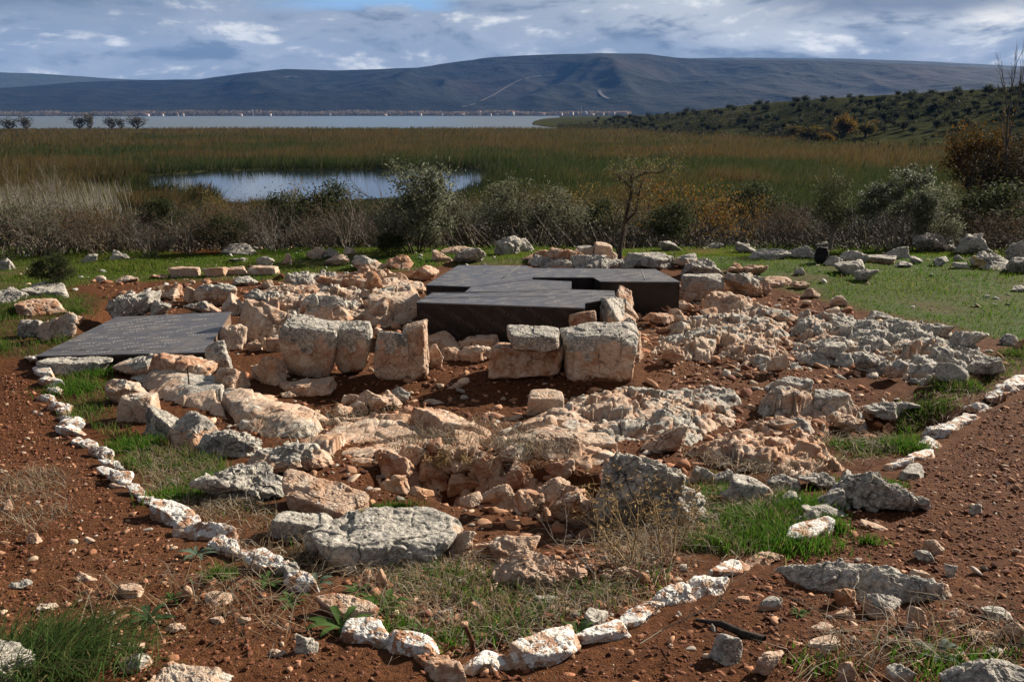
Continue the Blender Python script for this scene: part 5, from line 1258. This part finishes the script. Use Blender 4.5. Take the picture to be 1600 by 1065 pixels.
# tracks cut through the forest on the mountain
from mathutils import Vector
from mathutils.bvhtree import BVHTree
_hm = bpy.data.objects['hills'].data; _bv = BVHTree.FromPolygons([v.co[:] for v in _hm.vertices], [tuple(p.vertices) for p in _hm.polygons])
def onhill(px, py):
    d = Vector(ray(px, py)).normalized(); h = _bv.ray_cast(Vector((0, 0, CAMZ)), d); return np.array(h[0]) if h[0] is not None else None
M['track'] = mat_plain('pale_track', (.085,.08,.07), .95, .1, 0, .2, .02)
def track(pts, w, label):
    P = [onhill(*p) for p in pts]; P = [p for p in P if p is not None]; V = []; Q = []
    for i, p in enumerate(P):
        up = np.array([0, -.35, 1.])*2.5; a = P[max(i-1, 0)]; b = P[min(i+1, len(P)-1)]; d = b-a; s = np.cross(d, [0, -.3, 1.]); s /= np.linalg.norm(s); V += [p+up-s*w/2, p+up+s*w/2]
        if i: k = 2*i; Q.append((k-2, k-1, k+1, k))
    o = mk('path', np.array(V), quads=Q, mat=M['track']); tag(o, label, 'track', kind='structure')
track([(722,168),(742,163),(757,156),(772,149),(786,140),(800,132),(812,126),(826,122),(846,119)], 9, 'pale straight firebreak climbing the mountain')
track([(936,142),(939,148),(946,153),(951,155)], 14, 'short pale gash on the mountain side')
track([(862,118),(880,117),(896,116)], 8, 'pale cut high on the mountain')
track([(445,122),(452,120),(466,121)], 16, 'pale clearing near the left crest')
# bare pale road at the foot of the near hill
def road():
    pts = [(1370,228),(1400,231),(1440,235),(1480,240),(1540,250)]; V = []; Q = []
    for i, (a, b) in enumerate(pts):
        f = W(a, b); s = np.array([.1, 1, 0]); V += [f-s*2.4+[0, 0, .35], f+s*2.4+[0, 0, .35]]
        if i: k = 2*i; Q.append((k-2, k-1, k+1, k))
    tag(mk('road', np.array(V), quads=Q, mat=M['track']), 'pale gravel road at the foot of the olive hill', 'road', kind='structure')
road()
# olive trees on the near hill
def far_tree(name, seed, n, L, cols, trunk=.26, clumps=18):
    g = rs(seed); root = empty(name, (0, 0, 0)); S = [np.array([0, 0, -.1, 0, 0, trunk*.6, .05, .045])]
    for k in range(5): a = k*1.26; S.append(np.array([0, 0, trunk*.55, math.cos(a)*.28, math.sin(a)*.28, trunk+.2, .035, .015]))
    woodmesh('trunk', np.array(S), (.06,.05,.04), root, 5, seed); P = crown_pts(g, n, .42, .42, .40, .48, clumps, .22, .05); leafmesh('crown', P, L, L*.55, cols, root, seed); return root
def hill_trees():
    pr = [far_tree('olive_tree', 60+i, 520, .13, [((.022,.026,.013),.6),((.034,.038,.019),.4)]) for i in range(3)]; g = rs(66); k = 0; used = []
    sky = [(935,188),(965,186),(985,183),(1012,180),(1030,177),(1060,172),(1075,174),(1100,169),(1132,165),(1145,166),(1175,162),(1202,155),(1240,158),(1262,155),(1300,156),(1328,154),(1345,156),(1403,150),(1425,153),(1455,151),(1472,152),(1496,146),(1518,148),(1540,146),(1565,147),(1590,144)]
    for i in range(235):
        px = g.uniform(930, 1640); top = np.interp(px, HPX, HCY); bot = top+np.interp(px, [930, 1100, 1600], [8, 38, 70]); sky.append((px, top+2+(bot-top)*g.uniform(0, 1)**1.2))
    for px, py in sky:
        f = W(px, py); r = math.hypot(f[0], f[1])
        if r < 180 or r > 880 or any((f[0]-a)**2+(f[1]-b)**2 < 9 for a, b in used): continue
        used.append((f[0], f[1])); o = pr[k % 3] if k < 3 else copytree(pr[k % 3]); k += 1
        o.location = f.tolist(); s = g.uniform(2.4, 4.8); o.scale = (s*1.15, s*1.15, s*.95); o.rotation_euler = (0, 0, g.uniform(0, 6.28))
        tag(o, 'dark round olive tree dotted on the far hillside', 'olive tree', 'olive trees on the far hillside')
    # scrub on the foot of the hill
    A = Acc(); n = 60000; az = g.uniform(.05, .62, n); fo = np.interp(az, HAZ, HFO); r = fo+g.uniform(-30, 200, n)*g.uniform(.3, 1, n); x = np.sin(az)*r; y = np.cos(az)*r; kk = n2(x, y, .06, 3, 3); ok = kk > .02+.18*((r-fo)/190); x, y, r = x[ok], y[ok], r[ok]
    z = T(x, y); hump = .6+1.7*sstep(0, .3, n2(x, y, .16, 2, 4)); P = np.column_stack([x, y, z+g.uniform(0, 1, len(x))*hump]); V, q = leafquads(P, .9, .6, g)
    c = np.array([(.020,.023,.011),(.030,.032,.016),(.040,.033,.019)])[g.choice(3, len(x), p=(.5, .35, .15))]; A.add(V, None, q, np.repeat(c, 4, 0)); tag(A.mk('hill_scrub', M['leaf']), 'low dark scrub covering the foot of the olive hill', 'scrub', kind='stuff')
hill_trees()
def autumn_trees():
    pr = far_tree('autumn_tree', 80, 1500, .085, [((.16,.09,.012),.5),((.11,.068,.015),.3),((.06,.05,.016),.2)], .35, 22)
    pr2 = far_tree('autumn_tree', 81, 1500, .085, [((.085,.07,.016),.5),((.11,.08,.016),.3),((.04,.04,.016),.2)], .35, 22)
    L = [(1268,222,190,52,pr2,'yellow-green tree at the foot of the hill, left of the orange one'),(1318,214,176,50,pr,'orange-yellow tree standing up before the olive hill'),(1352,214,186,40,pr2,'olive-green tree right of the orange-yellow tree'),(1365,200,186,26,pr,'small bright yellow tree on the foot of the hill'),(1292,224,206,26,pr,'low bright yellow shrub below the orange-yellow tree'),(1240,212,192,30,pr2,'dull greenish tree at the left end of the autumn trees')]
    first = {}
    for px, pb, pt, w, p, lb in L:
        f = W(px, pb); s = depth(f)/F; o = p if id(p) not in first else copytree(p); first[id(p)] = 1
        o.location = f.tolist(); o.scale = (w*s*1.05, w*s*1.05, (pb-pt)*s); o.rotation_euler = (0, 0, px); tag(o, lb, 'autumn tree', 'autumn trees at the foot of the hill')
    # nearer trees at the right edge
    def at(px, dist):
        d = ray(px, 177); d = d/np.hypot(d[0], d[1]); x, y = d[0]*dist, d[1]*dist; return np.array([x, y, float(T(x, y)[0])])
    def bigtree(px, dist, top, wpx, seed, leaves, cols, label, nch=(6, 5, 5), wood=(.06,.048,.038), L=.16, spread=.5):
        f = at(px, dist); s = dist/F; H = CAMZ+(177-top)*s-f[2]; g = rs(seed); root = empty('autumn_tree' if leaves else 'bare_tree', f); S = []; tips = []
        for k in range(4 if leaves else 3):
            a = g.uniform(0, 6.28); d = np.array([math.cos(a)*spread*.6, math.sin(a)*spread*.6, 1]); d /= np.linalg.norm(d); grow(g, np.array([0, 0, -.2]), d, H*.62, H*(.018 if leaves else .009), 0, S, tips, nch, .55, .10, .06, .52)
        S = np.array(S); zmax = S[:, 5].max(); S[:, [2, 5]] *= H/zmax; xr = np.abs(S[:, [3, 4]]).max(); S[:, [0, 1, 3, 4]] *= wpx*s*.5/xr
        woodmesh('trunk', S[:30], wood, root, 5, seed); woodmesh('branches', S[30:], wood, root, 3, seed)
        if leaves:
            tp = np.array([t[0] for t in tips])*np.array([wpx*s*.5/xr, wpx*s*.5/xr, H/zmax]); P = tp[g.randint(0, len(tp), leaves)]+g.normal(size=(leaves, 3))*.3; leafmesh('crown', P, L, L*.6, cols, root, seed)
        tag(root, label, 'tree', 'trees at the right edge beyond the lawn')
    OR = [((.10,.052,.010),.45),((.065,.042,.014),.3),((.04,.032,.015),.25)]
    bigtree(1538, 62, 182, 100, 5, 5200, OR, 'orange-leaved willow at the right edge beyond the lawn')
    bigtree(1610, 66, 172, 110, 6, 5200, [((.045,.032,.014),.5),((.075,.045,.012),.3),((.026,.024,.013),.2)], 'darker orange tree half cut by the right edge')
    bigtree(1605, 58, 48, 150, 7, 0, None, 'tall bare tree reaching above the mountain at the right edge', (5, 5, 4), (.075,.066,.06), spread=.75)
    bigtree(1570, 55, 215, 120, 8, 4200, [((.024,.022,.013),.7),((.045,.03,.014),.3)], 'dark leafless-looking thicket tree below the orange willow')
autumn_trees()
# far shore
def far_shore():
    A = Acc(); g = rs(91); n = 26000; az = g.uniform(-.62, .13, n); r = 3420+g.uniform(0, 110, n); x = np.sin(az)*r; y = np.cos(az)*r; k = n2(x, y, .012, 3, 2); h = np.maximum(3, 15+12*k)*g.uniform(.3, 1, n)
    P = np.column_stack([x, y, T(x, y)+h]); V, q = leafquads(P, 5.5, 4, g); c = np.array([(.19,.155,.12),(.13,.105,.075),(.08,.075,.05)])[g.choice(3, n, p=(.5, .3, .2))]; A.add(V, None, q, np.repeat(c, 4, 0)); tag(A.mk('treeline', M['leaf']), 'pale bare treeline along the far shore of the lake', 'treeline', kind='stuff')
    M['white'] = mat_plain('white_render', (.30,.29,.275), .8, .2, 0, .1, .2); M['tile'] = mat_plain('red_roof', (.25,.12,.08), .85, .2, 0, .2, .3); M['glass'] = mat_plain('dark_window', (.03,.035,.04), .2, .5)
    def house(w, d, h, seed):
        root = empty('house', (0, 0, 0)); V, Q = box(-w/2, w/2, -d/2, d/2, -1, h); mk('wall', V, quads=Q, mat=M['white'], parent=root)
        e = .5; V = np.array([(-w/2-e, -d/2-e, h+.01), (w/2+e, -d/2-e, h+.01), (w/2+e, d/2+e, h+.01), (-w/2-e, d/2+e, h+.01), (-w/2-e, 0, h+2.2), (w/2+e, 0, h+2.2)]); mk('roof', V, tris=[(0, 4, 3), (1, 2, 5)], quads=[(0, 1, 5, 4), (2, 3, 4, 5), (0, 3, 2, 1)], mat=M['tile'], parent=root)
        return root
    hs = [house(14, 10, 7, 1), house(26, 12, 6, 2), house(10, 9, 9, 3)]
    xs = [190,225,238,252,270,285,300,372,388,420,470,515,560,600,640,655,676,690,703,720,748,765,772,800,815,845,868,875,882,893,900,924,932,940,950,958,966,974]
    for k, px in enumerate(xs):
        d = ray(px, 177); d /= np.hypot(d[0], d[1]); rr = 3405 if k % 2 else 3470; x, y = d[0]*rr, d[1]*rr; o = hs[k % 3] if k < 3 else copytree(hs[k % 3]); o.location = (x, y, float(T(x, y)[0])+(3 if k % 2 == 0 else .5)); o.rotation_euler = (0, 0, g.uniform(-.5, .5)); s = g.uniform(.8, 1.5); o.scale = (s, s, s)
        tag(o, 'small pale house of the village on the far lake shore', 'house', 'houses on the far lake shore')
    # mosque with its minaret
    d = ray(914, 177); d /= np.hypot(d[0], d[1]); x, y = d[0]*3405, d[1]*3405; root = empty('mosque', (x, y, float(T(x, y)[0])+.5)); V, Q = box(-10, 10, -9, 9, -1, 9); mk('hall', V, quads=Q, mat=M['white'], parent=root)
    V, Fc = ico(3); V = V*np.array([8, 8, 6.5])+np.array([0, 0, 9.4]); mk('dome', V, tris=Fc, mat=M['white'], smooth=True, parent=root)
    S = [(-14, 0, -1, -14, 0, 22, 1.7, 1.5), (-14, 0, 21.9, -14, 0, 23, 2.6, 2.6), (-14, 0, 23, -14, 0, 29, 1.2, 1.1), (-14, 0, 29, -14, 0, 36, 1.3, .05)]; V, Q = tubes(S, 10); mk('minaret', V, quads=Q, mat=M['white'], smooth=True, parent=root); tag(root, 'white mosque with slim minaret on the far shore', 'mosque')
    d = ray(395, 177); d /= np.hypot(d[0], d[1]); x, y = d[0]*3405, d[1]*3405; V, Q = tubes([(0, 0, -1, 0, 0, 20, 1.8, 1.5), (0, 0, 20, 0, 0, 26, 1.5, .05)], 8); o = mk('minaret', V, quads=Q, mat=M['white'], smooth=True); o.location = (x, y, float(T(x, y)[0])); tag(o, 'lone white minaret among the trees of the far shore', 'minaret')
    # trees on the spit at left
    pr = far_tree('marsh_tree', 95, 620, .085, [((.075,.062,.042),.6),((.045,.046,.026),.4)], .12, 20)
    for k, (px, w, h, lb) in enumerate(((12,26,14,'dark low tree at the left end of the lake spit'),(38,20,12,'flat dark shrub near the left end of the lake spit'),(122,22,18,'first open-crowned tree on the lake spit'),(138,16,16,'thin tree touching the first open-crowned one'),(172,20,16,'twiggy tree in the middle of the lake spit'),(187,14,9,'small shrub right of the twiggy spit tree'),(212,28,17,'round dark tree, rightmost on the lake spit'))):
        d = ray(px, 177); d /= np.hypot(d[0], d[1]); x, y = d[0]*600, d[1]*600; s = 600/F; o = pr if k == 0 else copytree(pr); o.location = (x, y, float(T(x, y)[0])+.3); o.scale = (w*s*1.25, w*s*1.25, (h+6)*s*(1.25 if k % 2 else 1.0)); o.rotation_euler = (0, 0, k*1.3); tag(o, lb, 'tree', 'trees on the lake spit')
far_shore()

# ------------------------------------------------------------------ air, sky, sun, camera
def haze():
    V, Q = box(-7600, 7600, -450, 9100, -12, 640); V = V; o = mk('haze', V, quads=Q); m = bpy.data.materials.new('haze_air'); m.use_nodes = True; t = m.node_tree; t.nodes.remove(t.nodes['Principled BSDF'])
    v = t.nodes.new('ShaderNodeVolumePrincipled'); v.inputs['Color'].default_value = (.15, .40, 1, 1); v.inputs['Density'].default_value = HAZE; v.inputs['Anisotropy'].default_value = .0
    t.links.new(v.outputs[0], t.nodes['Material Output'].inputs['Volume']); o.data.materials.append(m); tag(o, 'thin blue haze of the air over lake and mountain', 'haze', kind='stuff')
HAZE = 3.1e-5
haze()
SUN_EL, SUN_AZ = R(27), R(52)                    # azimuth from the view direction towards the right
sl = bpy.data.lights.new('sun', 'SUN'); sl.energy = 5.0; sl.angle = R(.53); sl.color = (1, .90, .76)
so = bpy.data.objects.new('sun', sl); col.objects.link(so)
sd_ = Vector((math.sin(SUN_AZ)*math.cos(SUN_EL), math.cos(SUN_AZ)*math.cos(SUN_EL), math.sin(SUN_EL))); so.rotation_euler = sd_.to_track_quat('Z', 'Y').to_euler()
def sky():
    w = bpy.data.worlds.new('World'); scene.world = w; w.use_nodes = True; t = w.node_tree; n = t.nodes; L = t.links.new
    for x in list(n): n.remove(x)
    def N(typ, **k):
        x = n.new(typ)
        for a, b in k.items(): setattr(x, a, b)
        return x
    def put(s, v):
        if isinstance(v, bpy.types.NodeSocket): L(v, s)
        elif isinstance(v, tuple): s.default_value = v if len(v) == 4 or len(s.default_value) == 3 else v+(1,)
        else: s.default_value = v
    def m(op, a, b=0.): x = N('ShaderNodeMath', operation=op); put(x.inputs[0], a); put(x.inputs[1], b); return x.outputs[0]
    def rg(v, a, b, c=0., d=1.): x = N('ShaderNodeMapRange', interpolation_type='SMOOTHSTEP'); put(x.inputs[0], v); [put(x.inputs[i+1], q) for i, q in enumerate((a, b, c, d))]; return x.outputs[0]
    def mix(f, a, b): x = N('ShaderNodeMix', data_type='RGBA'); put(x.inputs[0], f); put(x.inputs[6], a); put(x.inputs[7], b); return x.outputs[2]
    def vec(a, b, c): x = N('ShaderNodeCombineXYZ'); put(x.inputs[0], a); put(x.inputs[1], b); put(x.inputs[2], c); return x.outputs[0]
    def noise(v, sc, det, rough=.55, dist=0.): x = N('ShaderNodeTexNoise'); L(v, x.inputs['Vector']); x.inputs['Scale'].default_value = sc; x.inputs['Detail'].default_value = det; x.inputs['Roughness'].default_value = rough; x.inputs['Distortion'].default_value = dist; return x.outputs['Fac']
    tc = N('ShaderNodeTexCoord'); sp = N('ShaderNodeSeparateXYZ'); L(tc.outputs['Generated'], sp.inputs[0]); X, Y, Z = sp.outputs
    az = m('ARCTAN2', X, Y); el = m('ARCSINE', Z)
    # stretched banks of stratocumulus: azimuth and elevation of the real sky
    U = m('MULTIPLY', az, 6.2); Vv = m('MULTIPLY', el, 17.)
    v = vec(U, Vv, 0.); v2 = vec(m('ADD', U, .05), m('ADD', Vv, .16), 0.)
    def dens(q): return m('ADD', noise(q, 1.25, 9, .56, .3), m('MULTIPLY', noise(q, 9., 5, .62), .10))
    d1 = dens(v); d2 = dens(v2); lit = m('SUBTRACT', d1, d2); fine = noise(vec(m('MULTIPLY', az, 30.), m('MULTIPLY', el, 70.), 1.), 1.0, 5, .6, .3)
    big = noise(vec(m('MULTIPLY', az, 2.2), m('MULTIPLY', el, 13.), 3.3), 1.0, 4, .5)
    base_ = mix(rg(el, .0, .07), (.080, .145, .255, 1), (.175, .225, .305, 1))
    base_ = mix(m('MULTIPLY', rg(big, .40, .62), .8), base_, (.29, .335, .405, 1))
    right = rg(az, -.25, .5); c = mix(m('MULTIPLY', rg(d1, .46, .72), m('ADD', .35, m('MULTIPLY', right, .35))), base_, (.44, .475, .525, 1))
    band = rg(m('ADD', el, m('MULTIPLY', m('SUBTRACT', d1, .55), .09)), .055, .09)
    c = mix(m('MULTIPLY', m('MULTIPLY', band, rg(az, -.1, .25)), .6), c, (.56, .58, .60, 1))
    c = mix(m('MULTIPLY', rg(m('ADD', lit, m('MULTIPLY', m('SUBTRACT', fine, .5), .06)), .03, .17), m('ADD', .72, m('MULTIPLY', right, .28))), c, (.80, .79, .76, 1)); c = mix(m('MULTIPLY', rg(lit, -.015, -.16), .8), c, (.115, .155, .215, 1))
    bank = rg(m('ADD', el, m('MULTIPLY', m('SUBTRACT', d1, .55), .07)), .086, .108); c = mix(m('MULTIPLY', bank, m('MULTIPLY', .8, m('MAXIMUM', rg(az, -.36, -.46), rg(az, .20, .34)))), c, (.125, .160, .225, 1))
    spot = m('MULTIPLY', rg(d1, .52, .66), m('MAXIMUM', m('MULTIPLY', m('MULTIPLY', rg(az, .43, .47), rg(az, .53, .50)), m('MULTIPLY', rg(el, .060, .075), rg(el, .105, .085))), m('MULTIPLY', rg(az, -.47, -.44), m('MULTIPLY', rg(az, -.40, -.44), rg(el, .095, .105))))); c = mix(m('MULTIPLY', spot, .8), c, (.9, .86, .78, 1))
    hi = rg(el, .16, .5); c = mix(hi, c, mix(rg(noise(vec(X, Y, Z), 2.4, 6), .4, .65), (.12, .13, .15, 1), (.28, .275, .27, 1)))
    bgc = N('ShaderNodeBackground'); L(c, bgc.inputs[0]); bgc.inputs[1].default_value = CLOUD
    sk = N('ShaderNodeTexSky', sky_type='NISHITA'); sk.sun_disc = False; sk.sun_elevation = SUN_EL; sk.sun_rotation = SUN_AZ; sk.altitude = 100
    bgs = N('ShaderNodeBackground'); L(sk.outputs[0], bgs.inputs[0]); bgs.inputs[1].default_value = .09
    # blue opening: a ragged gap high on the left of centre, more gaps overhead
    gap = m('MULTIPLY', m('MULTIPLY', rg(az, -.30, -.17), rg(az, -.04, -.10)), rg(m('ADD', el, m('MULTIPLY', m('SUBTRACT', .55, d1), .04)), .102, .110))
    c = mix(gap, c, (.24, .40, .62, 1)); L(c, bgc.inputs[0])
    gap = m('MULTIPLY', 1.0, m('MULTIPLY', rg(noise(vec(X, Y, Z), 1.8, 5), .56, .64), rg(el, .3, .6)))
    mx = N('ShaderNodeMixShader'); L(m('SUBTRACT', 1., gap), mx.inputs[0]); L(bgs.outputs[0], mx.inputs[1]); L(bgc.outputs[0], mx.inputs[2])
    out = N('ShaderNodeOutputWorld'); L(mx.outputs[0], out.inputs[0])
CLOUD = .56
sky()
cam = bpy.data.cameras.new('camera'); cam.sensor_fit = 'HORIZONTAL'; cam.sensor_width = 36; cam.lens = 36*F/1600; cam.clip_start = .05; cam.clip_end = 30000
co = bpy.data.objects.new('camera', cam); col.objects.link(co); co.location = (0, 0, CAMZ); co.rotation_euler = (math.pi/2-PITCH, 0, 0); scene.camera = co
vs = scene.view_settings; vs.view_transform = 'Standard'; vs.look = 'None'; vs.exposure = 1.15; vs.gamma = 1
scene.cycles.max_bounces = 6; scene.cycles.diffuse_bounces = 2; scene.cycles.glossy_bounces = 2; scene.cycles.transparent_max_bounces = 16; scene.cycles.transmission_bounces = 2; scene.cycles.volume_bounces = 1
scene.cycles.sample_clamp_indirect = 4
